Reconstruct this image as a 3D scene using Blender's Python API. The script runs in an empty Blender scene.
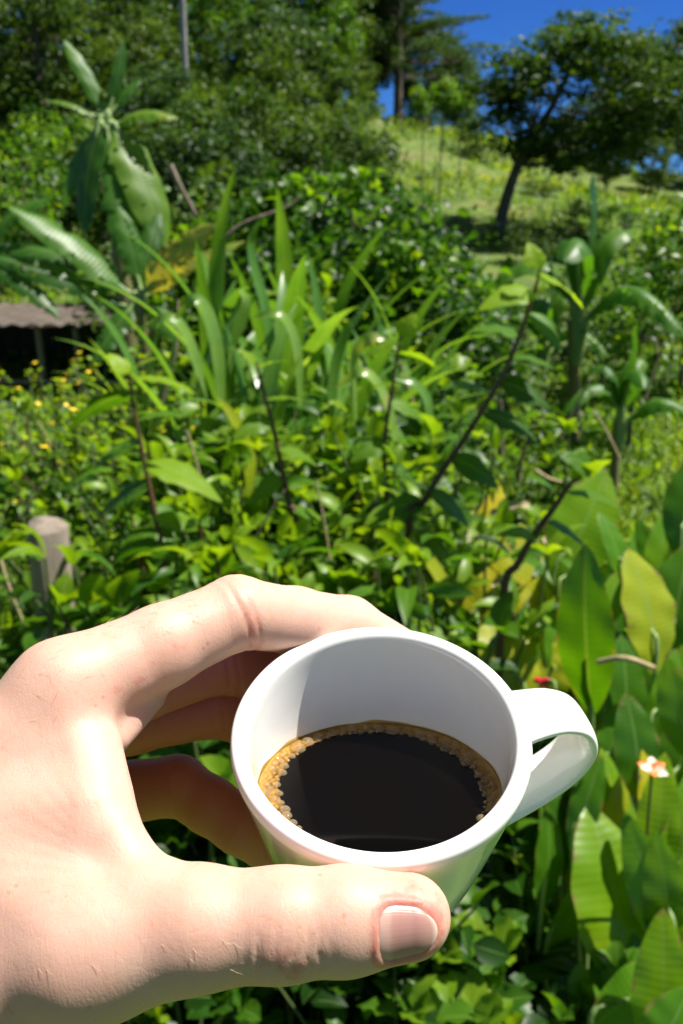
import bpy, math, random
import numpy as np
from mathutils import Vector, Matrix

# ------------------------------------------------------------------ basics
SC = bpy.context.scene
COL = SC.collection
rnd = random.Random(7)
rng = np.random.default_rng(11)
R = math.radians

FPX = 995.0                      # focal length in pixels (35 mm lens on a 36 mm high sensor)
PITCH = -16.0
CAM = np.array([0.0, 0.0, 2.3])  # eye of the person on the porch, ground about z = 0 below
_p = R(PITCH)
FW = np.array([0, math.cos(_p), math.sin(_p)])
UP = np.array([0, -math.sin(_p), math.cos(_p)])
RT = np.array([1.0, 0, 0])

def cam_pt(px, py, d):
    """camera-frame metric point (right, up, depth) of a photo pixel at depth d"""
    return np.array([(px - 341.5) / FPX * d, -(py - 512.0) / FPX * d, d])

def to_world(p):
    p = np.asarray(p, float)
    return CAM + p[..., 0:1] * RT + p[..., 1:2] * UP + p[..., 2:3] * FW

def at(px, py, y):
    """world point seen at a pixel, at ground distance y from the eye"""
    d = (px - 341.5) / FPX * RT + -(py - 512.0) / FPX * UP + FW
    return CAM + d * (y / d[1])

# ------------------------------------------------------------------ numpy helpers
def vnoise(p, seed=0):
    """value noise in 3-D, -1..1"""
    p = np.asarray(p, float)
    i = np.floor(p).astype(np.int64); f = p - i
    u = f * f * (3 - 2 * f)
    def h(ix, iy, iz):
        n = (ix * 374761393 + iy * 668265263 + iz * 2147483647 + seed * 1274126177) & 0xffffffff
        n = ((n ^ (n >> 13)) * 1274126177) & 0xffffffff
        n = (n ^ (n >> 16)) & 0xffff
        return n / 32767.5 - 1
    r = 0
    for dx in (0, 1):
        for dy in (0, 1):
            for dz in (0, 1):
                w = (u[..., 0] if dx else 1 - u[..., 0]) * (u[..., 1] if dy else 1 - u[..., 1]) * (u[..., 2] if dz else 1 - u[..., 2])
                r = r + w * h(i[..., 0] + dx, i[..., 1] + dy, i[..., 2] + dz)
    return r

def catmull(pts, n):
    pts = np.asarray(pts, float)
    P = np.vstack([2 * pts[0] - pts[1], pts, 2 * pts[-1] - pts[-2]])
    out = []
    seg = len(pts) - 1
    for k in range(n + 1):
        t = k / n * seg
        i = min(int(t), seg - 1); t -= i
        a, b, c, d = P[i], P[i + 1], P[i + 2], P[i + 3]
        out.append(0.5 * ((2 * b) + (-a + c) * t + (2 * a - 5 * b + 4 * c - d) * t * t + (-a + 3 * b - 3 * c + d) * t ** 3))
    return np.array(out)

def unit(v):
    v = np.asarray(v, float)
    return v / (np.linalg.norm(v) + 1e-12)

class MB:
    """mesh builder: arrays of verts and quads/tris, optional per-vertex tint and uv-like coords"""
    def __init__(s):
        s.v = []; s.f = []; s.t = []; s.n = 0; s.q = []
    def add(s, v, f, tint=None, q=None):
        v = np.asarray(v, float).reshape(-1, 3)
        s.v.append(v)
        f = np.asarray(f, int)
        s.f.append(f + s.n)
        s.t.append(np.full(len(v), 0.5) if tint is None else np.broadcast_to(np.asarray(tint, float), (len(v),)))
        s.q.append(np.zeros((len(v), 2)) if q is None else np.asarray(q, float).reshape(-1, 2))
        s.n += len(v)
    def tube(s, pts, rad, seg=8, tint=0.5, cap=True):
        pts = np.asarray(pts, float); n = len(pts)
        rad = np.broadcast_to(np.asarray(rad, float), (n,))
        T = np.gradient(pts, axis=0)
        ref = np.array([0.13, 0.21, 1.0]) if abs(unit(pts[-1] - pts[0])[2]) < .9 else np.array([1.0, 0.2, 0.1])
        V = []
        for i in range(n):
            t = unit(T[i]); a = unit(np.cross(t, ref)); b = np.cross(t, a)
            an = np.linspace(0, 2 * np.pi, seg, endpoint=False)
            V.append(pts[i] + rad[i] * (np.cos(an)[:, None] * a + np.sin(an)[:, None] * b))
        V = np.concatenate(V)
        F = [[i * seg + k, i * seg + (k + 1) % seg, (i + 1) * seg + (k + 1) % seg, (i + 1) * seg + k] for i in range(n - 1) for k in range(seg)]
        q = np.stack([np.tile(np.linspace(0, 1, seg), n), np.repeat(np.linspace(0, 1, n), seg)], 1)
        s.add(V, F, tint, q)
        if cap:
            for e, c in ((0, pts[0]), (n - 1, pts[-1])):
                base = np.vstack([V[e * seg:(e + 1) * seg], c])
                s.add(base, [[k, (k + 1) % seg, seg, seg] for k in range(seg)], tint)
    def mesh(s, name, mat, smooth=True):
        V = np.concatenate(s.v).astype(np.float32)
        F = np.concatenate(s.f)
        tri = F[:, 2] == F[:, 3]
        q = F[~tri]; t = F[tri][:, :3]
        me = bpy.data.meshes.new(name)
        me.vertices.add(len(V)); me.vertices.foreach_set('co', V.ravel())
        loops = np.concatenate([q.ravel(), t.ravel()]).astype(np.int32)
        me.loops.add(len(loops)); me.loops.foreach_set('vertex_index', loops)
        me.polygons.add(len(q) + len(t))
        st = np.concatenate([np.arange(len(q)) * 4, len(q) * 4 + np.arange(len(t)) * 3]).astype(np.int32)
        me.polygons.foreach_set('loop_start', st)
        me.polygons.foreach_set('use_smooth', np.full(len(st), smooth))
        a = me.attributes.new('tint', 'FLOAT', 'POINT'); a.data.foreach_set('value', np.concatenate(s.t).astype(np.float32))
        a = me.attributes.new('lf', 'FLOAT2', 'POINT'); a.data.foreach_set('vector', np.concatenate(s.q).astype(np.float32).ravel())
        me.update(calc_edges=True); me.validate()
        for m in (mat if isinstance(mat, (list, tuple)) else [mat]): me.materials.append(m)
        return me

def obj(name, me, parent=None, mat=None):
    if isinstance(me, MB): me = me.mesh(name, mat)
    o = bpy.data.objects.new(name, me); COL.objects.link(o)
    if parent is not None: o.parent = parent
    return o

def empty(name, loc=(0, 0, 0), rz=0):
    o = bpy.data.objects.new(name, None); COL.objects.link(o)
    o.location = [float(c) for c in loc]; o.rotation_euler = (0, 0, rz); o.empty_display_size = .05
    return o

def tag(o, label=None, cat=None, group=None, kind=None):
    if label: o['label'] = label
    if cat: o['category'] = cat
    if group: o['group'] = group
    if kind: o['kind'] = kind
    return o

def copy_tree(o, parent=None):
    c = o.copy(); COL.objects.link(c)
    if parent is not None: c.parent = parent
    for ch in list(o.children): copy_tree(ch, c)
    return c

# ------------------------------------------------------------------ materials
def newmat(name):
    m = bpy.data.materials.new(name); m.use_nodes = True
    nt = m.node_tree; nt.nodes.clear()
    return m, nt, nt.nodes, nt.links

def N(nt, typ, **kw):
    n = nt.nodes.new(typ)
    for k, v in kw.items():
        if k in ('inp',):
            for a, b in v.items(): n.inputs[a].default_value = b
        else: setattr(n, k, v)
    return n

def ramp(nt, stops, fac=None):
    r = nt.nodes.new('ShaderNodeValToRGB'); e = r.color_ramp.elements
    while len(e) < len(stops): e.new(.5)
    for i, (p, c) in enumerate(stops):
        e[i].position = p; e[i].color = (c, c, c, 1) if isinstance(c, (int, float)) else (*c, 1)
    if fac is not None: nt.links.new(fac, r.inputs['Fac'])
    return r

def leafmat(name, stops, rough=.38, trans=.4, tcol=None, veins=0.0, spec=.5, edge=None, vscale=14, blem=0.0):
    """leaf: colour by per-leaf tint, translucent body, glossy skin, side veins from the leaf's own coordinates"""
    m, nt, nd, L = newmat(name)
    at_ = N(nt, 'ShaderNodeAttribute', attribute_name='tint')
    lf = N(nt, 'ShaderNodeAttribute', attribute_name='lf')
    sep = N(nt, 'ShaderNodeSeparateXYZ'); L.new(lf.outputs['Vector'], sep.inputs[0])
    geo = N(nt, 'ShaderNodeTexCoord')
    no = N(nt, 'ShaderNodeTexNoise', inp={'Scale': 9.0, 'Detail': 3.0}); L.new(geo.outputs['Object'], no.inputs['Vector'])
    ad = N(nt, 'ShaderNodeMath', operation='MULTIPLY_ADD'); L.new(no.outputs['Fac'], ad.inputs[0]); ad.inputs[1].default_value = .5
    sb = N(nt, 'ShaderNodeMath', operation='SUBTRACT'); L.new(at_.outputs['Fac'], sb.inputs[0]); sb.inputs[1].default_value = .25
    L.new(sb.outputs[0], ad.inputs[2])
    rp = ramp(nt, stops, ad.outputs[0])
    col = rp.outputs['Color']
    # midrib: |u| small
    ab = N(nt, 'ShaderNodeMath', operation='ABSOLUTE'); L.new(sep.outputs['X'], ab.inputs[0])
    rib = ramp(nt, [(0.0, 1.0), (.07, 0.0)], ab.outputs[0])
    mx = N(nt, 'ShaderNodeMix', data_type='RGBA'); L.new(rib.outputs['Color'], mx.inputs['Factor'])
    mm = N(nt, 'ShaderNodeMath', operation='MULTIPLY'); mm.inputs[1].default_value = .6; L.new(rib.outputs['Color'], mm.inputs[0]); L.new(mm.outputs[0], mx.inputs['Factor'])
    L.new(col, mx.inputs['A']); mx.inputs['B'].default_value = (.22, .34, .09, 1)
    col = mx.outputs['Result']
    if edge:
        er = ramp(nt, [(.6, 0.0), (1.0, 1.0)], ab.outputs[0])
        m2 = N(nt, 'ShaderNodeMix', data_type='RGBA'); L.new(er.outputs['Color'], m2.inputs['Factor']); L.new(col, m2.inputs['A']); m2.inputs['B'].default_value = (*edge, 1)
        col = m2.outputs['Result']
    if blem:      # dry brown margins and spots, paler bands along the veins
        bn = N(nt, 'ShaderNodeTexNoise', inp={'Scale': 26.0, 'Detail': 5.0, 'Roughness': .7}); L.new(geo.outputs['Object'], bn.inputs['Vector'])
        e1 = N(nt, 'ShaderNodeMath', operation='POWER'); L.new(ab.outputs[0], e1.inputs[0]); e1.inputs[1].default_value = 5.0
        v1 = N(nt, 'ShaderNodeMath', operation='POWER'); L.new(sep.outputs['Y'], v1.inputs[0]); v1.inputs[1].default_value = 9.0
        mxx = N(nt, 'ShaderNodeMath', operation='MAXIMUM'); L.new(e1.outputs[0], mxx.inputs[0]); L.new(v1.outputs[0], mxx.inputs[1])
        e2 = N(nt, 'ShaderNodeMath', operation='MULTIPLY_ADD'); L.new(mxx.outputs[0], e2.inputs[0]); e2.inputs[1].default_value = .24; L.new(bn.outputs['Fac'], e2.inputs[2])
        e3 = ramp(nt, [(.70, 0.0), (.78, blem)], e2.outputs[0])
        m3 = N(nt, 'ShaderNodeMix', data_type='RGBA'); L.new(e3.outputs['Color'], m3.inputs['Factor']); L.new(col, m3.inputs['A']); m3.inputs['B'].default_value = (.24, .15, .05, 1); col = m3.outputs['Result']
        b1 = N(nt, 'ShaderNodeMath', operation='MULTIPLY'); L.new(ab.outputs[0], b1.inputs[0]); b1.inputs[1].default_value = -3.0
        b2 = N(nt, 'ShaderNodeMath', operation='MULTIPLY_ADD'); L.new(sep.outputs['Y'], b2.inputs[0]); b2.inputs[1].default_value = vscale * 6.28; L.new(b1.outputs[0], b2.inputs[2])
        b3 = N(nt, 'ShaderNodeMath', operation='SINE'); L.new(b2.outputs[0], b3.inputs[0]); b4 = ramp(nt, [(.0, (.80, .84, .8)), (.9, (1.0, 1.0, 1.0)), (1, (1.25, 1.15, 1.1))], b3.outputs[0])
        m4 = N(nt, 'ShaderNodeMix', data_type='RGBA', blend_type='MULTIPLY'); m4.inputs['Factor'].default_value = .22; L.new(col, m4.inputs['A']); L.new(b4.outputs['Color'], m4.inputs['B']); col = m4.outputs['Result']
    pr = N(nt, 'ShaderNodeBsdfPrincipled', inp={'Roughness': rough, 'Specular IOR Level': spec})
    L.new(col, pr.inputs['Base Color'])
    tr = N(nt, 'ShaderNodeBsdfTranslucent')
    hs = N(nt, 'ShaderNodeMix', data_type='RGBA', blend_type='MULTIPLY'); hs.inputs['Factor'].default_value = 1
    L.new(col, hs.inputs['A']); hs.inputs['B'].default_value = (*(tcol or (2.6, 2.3, .7)), 1)
    L.new(hs.outputs['Result'], tr.inputs['Color'])
    ms = N(nt, 'ShaderNodeMixShader'); ms.inputs[0].default_value = trans
    L.new(pr.outputs[0], ms.inputs[1]); L.new(tr.outputs[0], ms.inputs[2])
    out = N(nt, 'ShaderNodeOutputMaterial'); L.new(ms.outputs[0], out.inputs[0])
    if veins > 0:
        # side veins: v*scale - |u|*k
        c1 = N(nt, 'ShaderNodeMath', operation='MULTIPLY'); L.new(ab.outputs[0], c1.inputs[0]); c1.inputs[1].default_value = -3.0
        c2 = N(nt, 'ShaderNodeMath', operation='MULTIPLY_ADD'); L.new(sep.outputs['Y'], c2.inputs[0]); c2.inputs[1].default_value = vscale * 6.28; L.new(c1.outputs[0], c2.inputs[2])
        sn = N(nt, 'ShaderNodeMath', operation='SINE'); L.new(c2.outputs[0], sn.inputs[0])
        bm = N(nt, 'ShaderNodeBump', inp={'Strength': veins, 'Distance': .002}); L.new(sn.outputs[0], bm.inputs['Height'])
        L.new(bm.outputs[0], pr.inputs['Normal'])
    return m

def barkmat(name, c1, c2, scale=20, rough=.85):
    m, nt, nd, L = newmat(name)
    tc = N(nt, 'ShaderNodeTexCoord'); mp = N(nt, 'ShaderNodeMapping'); mp.inputs['Scale'].default_value = (1, 1, .12)
    L.new(tc.outputs['Object'], mp.inputs[0])
    no = N(nt, 'ShaderNodeTexNoise', inp={'Scale': scale, 'Detail': 6.0, 'Roughness': .65}); L.new(mp.outputs[0], no.inputs['Vector'])
    rp = ramp(nt, [(.32, c1), (.68, c2)], no.outputs['Fac'])
    pr = N(nt, 'ShaderNodeBsdfPrincipled', inp={'Roughness': rough}); L.new(rp.outputs[0], pr.inputs['Base Color'])
    bm = N(nt, 'ShaderNodeBump', inp={'Strength': .6, 'Distance': .01}); L.new(no.outputs['Fac'], bm.inputs['Height']); L.new(bm.outputs[0], pr.inputs['Normal'])
    out = N(nt, 'ShaderNodeOutputMaterial'); L.new(pr.outputs[0], out.inputs[0])
    return m

# ------------------------------------------------------------------ camera, sun, sky
cd = bpy.data.cameras.new('camera'); cam = bpy.data.objects.new('camera', cd); COL.objects.link(cam)
cd.sensor_fit = 'VERTICAL'; cd.sensor_height = 36; cd.sensor_width = 24; cd.lens = 36 * FPX / 1024
cam.location = CAM; cam.rotation_euler = (R(90 + PITCH), 0, 0)
cd.clip_start = .01; cd.clip_end = 2000
cd.dof.use_dof = True; cd.dof.focus_distance = .203; cd.dof.aperture_fstop = 32
SC.camera = cam

SUN_EL, SUN_AZ = 63.0, 4.0      # azimuth from +x towards +y
sd = np.array([math.cos(R(SUN_EL)) * math.cos(R(SUN_AZ)), math.cos(R(SUN_EL)) * math.sin(R(SUN_AZ)), math.sin(R(SUN_EL))])
sl = bpy.data.lights.new('sun', 'SUN'); so = bpy.data.objects.new('sun', sl); COL.objects.link(so)
sl.energy = 5.0; sl.angle = R(.53); sl.color = (1.0, .95, .87)
so.rotation_euler = Vector(sd).to_track_quat('Z', 'Y').to_euler(); so.location = (3, 0, 9)

W = bpy.data.worlds.new('World'); SC.world = W; W.use_nodes = True
wn = W.node_tree; wn.nodes.clear()
sky = N(wn, 'ShaderNodeTexSky', sky_type='NISHITA', sun_disc=False, sun_elevation=R(SUN_EL), sun_rotation=R(90 - SUN_AZ),
        altitude=1500, air_density=1.0, dust_density=.2, ozone_density=3.0)
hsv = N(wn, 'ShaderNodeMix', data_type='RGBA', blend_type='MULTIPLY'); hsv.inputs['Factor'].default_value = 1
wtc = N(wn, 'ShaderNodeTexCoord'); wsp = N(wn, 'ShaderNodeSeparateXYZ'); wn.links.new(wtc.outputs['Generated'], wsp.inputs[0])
wr = ramp(wn, [(.0, (.26, .62, 1.25)), (.22, (.20, .52, 1.20)), (.5, (1.15, 1.0, .62)), (1.0, (1.40, 1.12, .58))], wsp.outputs['Z'])  # sky tint by height: bluer low down, unseen overhead part warmed for fill light
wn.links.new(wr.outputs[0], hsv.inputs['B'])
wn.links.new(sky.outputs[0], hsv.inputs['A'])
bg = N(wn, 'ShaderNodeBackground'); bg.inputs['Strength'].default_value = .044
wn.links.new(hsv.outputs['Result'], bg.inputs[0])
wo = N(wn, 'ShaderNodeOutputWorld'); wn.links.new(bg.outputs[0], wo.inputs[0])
vs = SC.view_settings; vs.view_transform = 'Standard'; vs.look = 'None'; vs.gamma = 1; vs.exposure = 1.0; vs.use_curve_mapping = False
SC.cycles.max_bounces = 10; SC.cycles.diffuse_bounces = 6; SC.cycles.glossy_bounces = 3; SC.cycles.transmission_bounces = 6; SC.cycles.transparent_max_bounces = 8
SC.cycles.caustics_reflective = False; SC.cycles.caustics_refractive = False
SC.cycles.use_denoising = True

# ================================================================== THE CUP
RC = np.array([8.4752e-03, 1.9242e-01, -1.04152e-01]) + CAM     # centre of the rim
_tx, _ty = R(.1587), R(22.036)
AX = np.array([math.sin(_tx), -math.sin(_ty) * math.cos(_tx), math.cos(_ty) * math.cos(_tx)])   # the cup leans towards the eye
CA = unit(np.array([1, 0, 0.]) - AX * AX[0]); CB = np.cross(AX, CA)
CUPM = Matrix([[*map(float, r)] for r in np.vstack([np.column_stack([CA, CB, AX, RC]), [0, 0, 0, 1]])])

m_cup, nt, nd, L = newmat('glazed_white_porcelain')
tc = N(nt, 'ShaderNodeTexCoord')
no = N(nt, 'ShaderNodeTexNoise', inp={'Scale': 60.0, 'Detail': 2.0}); L.new(tc.outputs['Object'], no.inputs['Vector'])
pr = N(nt, 'ShaderNodeBsdfPrincipled', inp={'Base Color': (.80, .79, .765, 1), 'Roughness': .14, 'Specular IOR Level': .5, 'Coat Weight': .5, 'Coat Roughness': .02})
bm = N(nt, 'ShaderNodeBump', inp={'Strength': .06, 'Distance': .0006}); L.new(no.outputs['Fac'], bm.inputs['Height']); L.new(bm.outputs[0], pr.inputs['Coat Normal'])
no2 = N(nt, 'ShaderNodeTexNoise', inp={'Scale': 160.0, 'Detail': 6.0}); L.new(tc.outputs['Object'], no2.inputs['Vector'])
cr = ramp(nt, [(.3, (.90, .895, .86)), (.7, (.92, .915, .885))], no2.outputs['Fac']); L.new(cr.outputs[0], pr.inputs['Base Color'])
out = N(nt, 'ShaderNodeOutputMaterial'); L.new(pr.outputs[0], out.inputs[0])

prof_out = [(0, -.0535), (.0135, -.0535), (.0155, -.0555), (.0180, -.0557), (.0200, -.0540), (.0222, -.0480), (.0245, -.0400), (.0268, -.0300), (.0288, -.0200), (.0306, -.0110), (.0318, -.0055)]
prof_lip = [(.0324, -.0026), (.0322, -.0008), (.0312, .0001), (.0298, .0001), (.0288, -.0009), (.0284, -.0030)]
prof_in = [(.0280, -.0080), (.0271, -.0180), (.0255, -.0280), (.0228, -.0375), (.0180, -.0450), (.0100, -.0490), (0, -.0500)]
PROF = catmull(prof_out + prof_lip + prof_in, 130)
PROF[0, 0] = 0; PROF[-1, 0] = 0
def r_in(s):
    """inner radius at depth s below the rim"""
    q = np.array(prof_lip[-1:] + prof_in)
    return np.interp(s, -q[:, 1], q[:, 0])
def lathe(prof, seg=160):
    b = MB(); n = len(prof); an = np.linspace(0, 2 * np.pi, seg, endpoint=False)
    V = np.stack([prof[:, 0:1] * np.cos(an), prof[:, 0:1] * np.sin(an), np.repeat(prof[:, 1:2], seg, 1)], -1).reshape(-1, 3)
    F = [[i * seg + k, i * seg + (k + 1) % seg, (i + 1) * seg + (k + 1) % seg, (i + 1) * seg + k] for i in range(n - 1) for k in range(seg)]
    b.add(V, F); return b
cup = empty('espresso_cup'); cup.matrix_world = CUPM
tag(cup, 'small white glazed porcelain espresso cup tilted in the hand, half full of black coffee', 'cup')
obj('bowl', lathe(PROF), cup, m_cup)
# handle: a strap loop swept in the plane of the axis
hb = MB()
path = catmull([(.0285, -.0058), (.0345, -.0052), (.0415, -.0058), (.0474, -.0095), (.0502, -.0165), (.0484, -.0232), (.0436, -.0286), (.0370, -.0326), (.0305, -.0350), (.0245, -.0365)], 60)
HA = R(15)
er, et = np.array([math.cos(HA), math.sin(HA), 0]), np.array([-math.sin(HA), math.cos(HA), 0])
nseg = 20; V = []
T = np.gradient(path, axis=0)
for i, (r_, z_) in enumerate(path):
    t = unit(T[i]); nrm = np.array([-t[1], t[0]])        # in (r, z)
    s = i / (len(path) - 1)
    w = .0063 + .0020 * (abs(2 * s - 1) ** 3) ; th = .0017 + .0009 * abs(2 * s - 1) ** 4
    for k in range(nseg):
        a = 2 * math.pi * k / nseg
        cx = math.copysign(abs(math.cos(a)) ** .75, math.cos(a)) * w; cy = math.copysign(abs(math.sin(a)) ** .85, math.sin(a)) * th
        V.append(er * (r_ + nrm[0] * cy) + et * cx + np.array([0, 0, z_ + nrm[1] * cy]))
F = [[i * nseg + k, i * nseg + (k + 1) % nseg, (i + 1) * nseg + (k + 1) % nseg, (i + 1) * nseg + k] for i in range(len(path) - 1) for k in range(nseg)]
hb.add(V, F); obj('handle', hb, cup, m_cup)

# ------------------------------------------------------------------ coffee
LVL = RC[2] - .0168
def wall_hit(th, lvl):
    """point on the inner wall at azimuth th where world height is lvl"""
    u = math.cos(th) * CA + math.sin(th) * CB
    lo, hi = 0.0, .0499
    fz = lambda s: (RC - AX * s + u * r_in(s))[2] - lvl
    for _ in range(40):
        mid = (lo + hi) / 2
        if fz(mid) > 0: lo = mid
        else: hi = mid
    return RC - AX * lo + u * r_in(lo), lo
SEG = 180
ths = np.linspace(0, 2 * np.pi, SEG, endpoint=False)
edge = np.array([wall_hit(t, LVL)[0] for t in ths])
cen = edge.mean(0)
m_cof, nt, nd, L = newmat('black_coffee')
at_ = N(nt, 'ShaderNodeAttribute', attribute_name='tint')
rp = ramp(nt, [(0, (.0015, .0009, .0007)), (.55, (.004, .0018, .001)), (.72, (.05, .020, .004)), (.86, (.22, .12, .02)), (1, (.34, .22, .06))], at_.outputs['Fac'])
pr = N(nt, 'ShaderNodeBsdfPrincipled', inp={'Roughness': .05, 'IOR': 1.33, 'Specular IOR Level': .18}); L.new(rp.outputs[0], pr.inputs['Base Color'])
out = N(nt, 'ShaderNodeOutputMaterial'); L.new(pr.outputs[0], out.inputs[0])
def band(th):      # width of the raft in metres at azimuth th (0 right, 90 back, 180 left)
    d = math.degrees(th) % 360
    return float(np.interp(d, [0, 30, 60, 75, 90, 120, 150, 170, 200, 230, 270, 320, 360], [.0040, .0044, .0040, .0036, .0036, .0034, .0038, .0046, .0050, .0042, .0020, .0025, .0040]))
b = MB(); rings = [0, .2, .4, .55, .65] + list(np.linspace(.7, 1, 24))
V = []; tt = []
for q in rings:
    z = .0009 * max(0, (q - .94) / .06) ** 2
    V.append(cen + (edge - cen) * q * .9995 + np.array([0, 0, z])); dw = np.linalg.norm(edge - cen, axis=1) * (1 - q); wb = np.array([band(t) for t in ths]) * .95; tt.append(np.clip(1.0 - .25 * dw / wb + .20 * vnoise(np.stack([np.cos(ths) * 26, np.sin(ths) * 26, np.full(SEG, q * 60)], 1), 7) * (dw > 0) - np.where(dw > wb, .6, 0), 0, 1))
V = np.concatenate(V); F = [[i * SEG + k, i * SEG + (k + 1) % SEG, (i + 1) * SEG + (k + 1) % SEG, (i + 1) * SEG + k] for i in range(len(rings) - 1) for k in range(SEG)]
b.add(V - cen, F, np.concatenate(tt))
coffee = obj('coffee', b, None, m_cof); coffee.location = cen
tag(coffee, 'dark black coffee lying level inside the white cup, ringed with golden bubbles', 'coffee')

def bubmat(name, col, tint, solid, rough=.05):
    """thin bubble: part clear (tinted), part milky skin with a sharp gloss"""
    m, nt, nd, L = newmat(name)
    pr = N(nt, 'ShaderNodeBsdfPrincipled', inp={'Base Color': (*col, 1), 'Roughness': rough, 'IOR': 1.5, 'Specular IOR Level': .9})
    tr = N(nt, 'ShaderNodeBsdfTransparent', inp={'Color': (*tint, 1)}); ms = N(nt, 'ShaderNodeMixShader'); ms.inputs[0].default_value = 1 - solid
    L.new(pr.outputs[0], ms.inputs[1]); L.new(tr.outputs[0], ms.inputs[2])
    out = N(nt, 'ShaderNodeOutputMaterial'); L.new(ms.outputs[0], out.inputs[0]); return m
m_bub = bubmat('amber_bubble', (.58, .45, .26), (.95, .84, .60), .26)
m_foam = bubmat('golden_foam', (.66, .44, .15), (.95, .78, .42), .36)
def hemi(c, r, seg=14, rg=7, sq=.9):
    V = []; 
    for i in range(rg):
        ph = (i / (rg - 1)) * math.pi * .52
        for k in range(seg):
            a = 2 * math.pi * k / seg; V.append(c + r * np.array([math.sin(ph) * math.cos(a), math.sin(ph) * math.sin(a), sq * math.cos(ph) - .22]))
    F = [[i * seg + k, (i + 1) * seg + k, (i + 1) * seg + (k + 1) % seg, i * seg + (k + 1) % seg] for i in range(rg - 1) for k in range(seg)]
    return V, F
# bubbles: a raft along the wall; wide on the sunny left, single row of large ones at the back
placed = []
def edge_at(th):
    x = (th / (2 * np.pi) * SEG) % SEG; i = int(x); f = x - i
    return edge[i % SEG] * (1 - f) + edge[(i + 1) % SEG] * f
foam = MB(); bigs = []
def try_put(th, off, r):
    e = edge_at(th); inn = unit((cen - e) * np.array([1, 1, 0])); c = e + inn * off
    for (p, q) in placed:
        if np.hypot(*(p - c)[:2]) < (q + r) * .86: return None
    placed.append((c, r)); return c
for _ in range(260):
    th = rnd.uniform(0, 2 * math.pi); d = math.degrees(th) % 360
    if not (15 < d < 150): continue
    r = rnd.uniform(.0014, .0022); c = try_put(th, r * 1.02 + rnd.uniform(0, .0003), r)
    if c is not None: bigs.append((c, r))
for r0, r1, n in ((.0009, .0014, 900), (.0006, .0009, 1600), (.0004, .0006, 1500)):
    for _ in range(n):
        th = rnd.uniform(0, 2 * math.pi); r = rnd.uniform(r0, r1); w = band(th)
        off = r + (w * rnd.random() ** 1.3)
        if off > w: continue
        c = try_put(th, off, r)
        if c is not None:
            if r > .0008: bigs.append((c, r))
            else: foam.add(*hemi(c - cen, r, 8, 4))
bigs.sort(key=lambda t: -t[1])
for c, r in bigs[90:]: foam.add(*hemi(c - cen, r, 10, 5))
for c, r in bigs[:90]:
    b = MB(); b.add(*hemi(np.zeros(3), r)); o = obj('bubble', b, coffee, m_bub); o.location = c - cen
o = obj('foam', foam, coffee, m_foam); o['kind'] = 'stuff'
# thin golden film where the coffee creeps up the porcelain
b = MB(); Vf = []
rows = 5
for j in range(rows):
    for k, t in enumerate(ths):
        hgt = .0011 + .0007 * float(vnoise(np.array([math.cos(t) * 5, math.sin(t) * 5, 0]), 3))
        P, s = wall_hit(t, LVL - .0003 + (hgt + .0003) * j / (rows - 1)); u = math.cos(t) * CA + math.sin(t) * CB
        Vf.append(P - u * (.00028 * (1 - (j / (rows - 1)) ** 2) + .00004) - cen)
F = [[i * SEG + k, i * SEG + (k + 1) % SEG, (i + 1) * SEG + (k + 1) % SEG, (i + 1) * SEG + k] for i in range(rows - 1) for k in range(SEG)]
b.add(Vf, F)
m_film, nt, nd, L = newmat('coffee_film')
pr = N(nt, 'ShaderNodeBsdfPrincipled', inp={'Base Color': (.26, .17, .045, 1), 'Roughness': .12, 'IOR': 1.33})
tr = N(nt, 'ShaderNodeBsdfTransparent', inp={'Color': (.93, .80, .45, 1)}); ms = N(nt, 'ShaderNodeMixShader'); ms.inputs[0].default_value = .6
L.new(pr.outputs[0], ms.inputs[1]); L.new(tr.outputs[0], ms.inputs[2])
out = N(nt, 'ShaderNodeOutputMaterial'); L.new(ms.outputs[0], out.inputs[0])
obj('crema_film', b, coffee, m_film)

# ================================================================== THE HAND (signed distance field -> surface nets)
mm = .001
def PJ(px, py, d): return cam_pt(px, py, d * mm)
CULL = None      # (centre, radius): primitives farther than this are skipped while a small block is evaluated
def far_off(c, r):
    return CULL is not None and np.linalg.norm(c - CULL[0]) - r > CULL[1]
def seg_far(a, b, r):
    if CULL is None: return False
    ba = b - a; h = min(1, max(0, ((CULL[0] - a) @ ba) / (ba @ ba)))
    return np.linalg.norm(CULL[0] - a - h * ba) - r > CULL[1]
def cone(p, a, b, ra, rb):
    if seg_far(a, b, max(ra, rb)): return np.full(len(p), .1)
    ba = b - a; h = np.clip(((p - a) @ ba) / (ba @ ba), 0, 1)
    return np.linalg.norm(p - a - h[:, None] * ba, axis=1) - (ra + (rb - ra) * h)
def smin(a, b, k):
    h = np.clip(.5 + .5 * (b - a) / k, 0, 1)
    return b + (a - b) * h - k * h * (1 - h)
def tri(p, a, b, c, ra, rb, rc):
    """rounded triangle, thickness interpolated between its corners"""
    if CULL is not None:
        cc = (a + b + c) / 3; R_ = max(np.linalg.norm(a - cc), np.linalg.norm(b - cc), np.linalg.norm(c - cc))
        if far_off(cc, R_ + max(ra, rb, rc)): return np.full(len(p), .1)
    ab, ac = b - a, c - a; n = np.cross(ab, ac); nn = n @ n
    ap = p - a
    v = ap @ np.cross(ac, n) / nn; w = ap @ np.cross(n, ab) / nn
    u = 1 - v - w
    inside = (u >= 0) & (v >= 0) & (w >= 0)
    dpl = np.abs(ap @ n) / math.sqrt(nn) - (u * ra + v * rb + w * rc)
    de = np.minimum(np.minimum(cone(p, a, b, ra, rb), cone(p, b, c, rb, rc)), cone(p, c, a, rc, ra))
    return np.where(inside, np.minimum(dpl, de), de)

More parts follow.
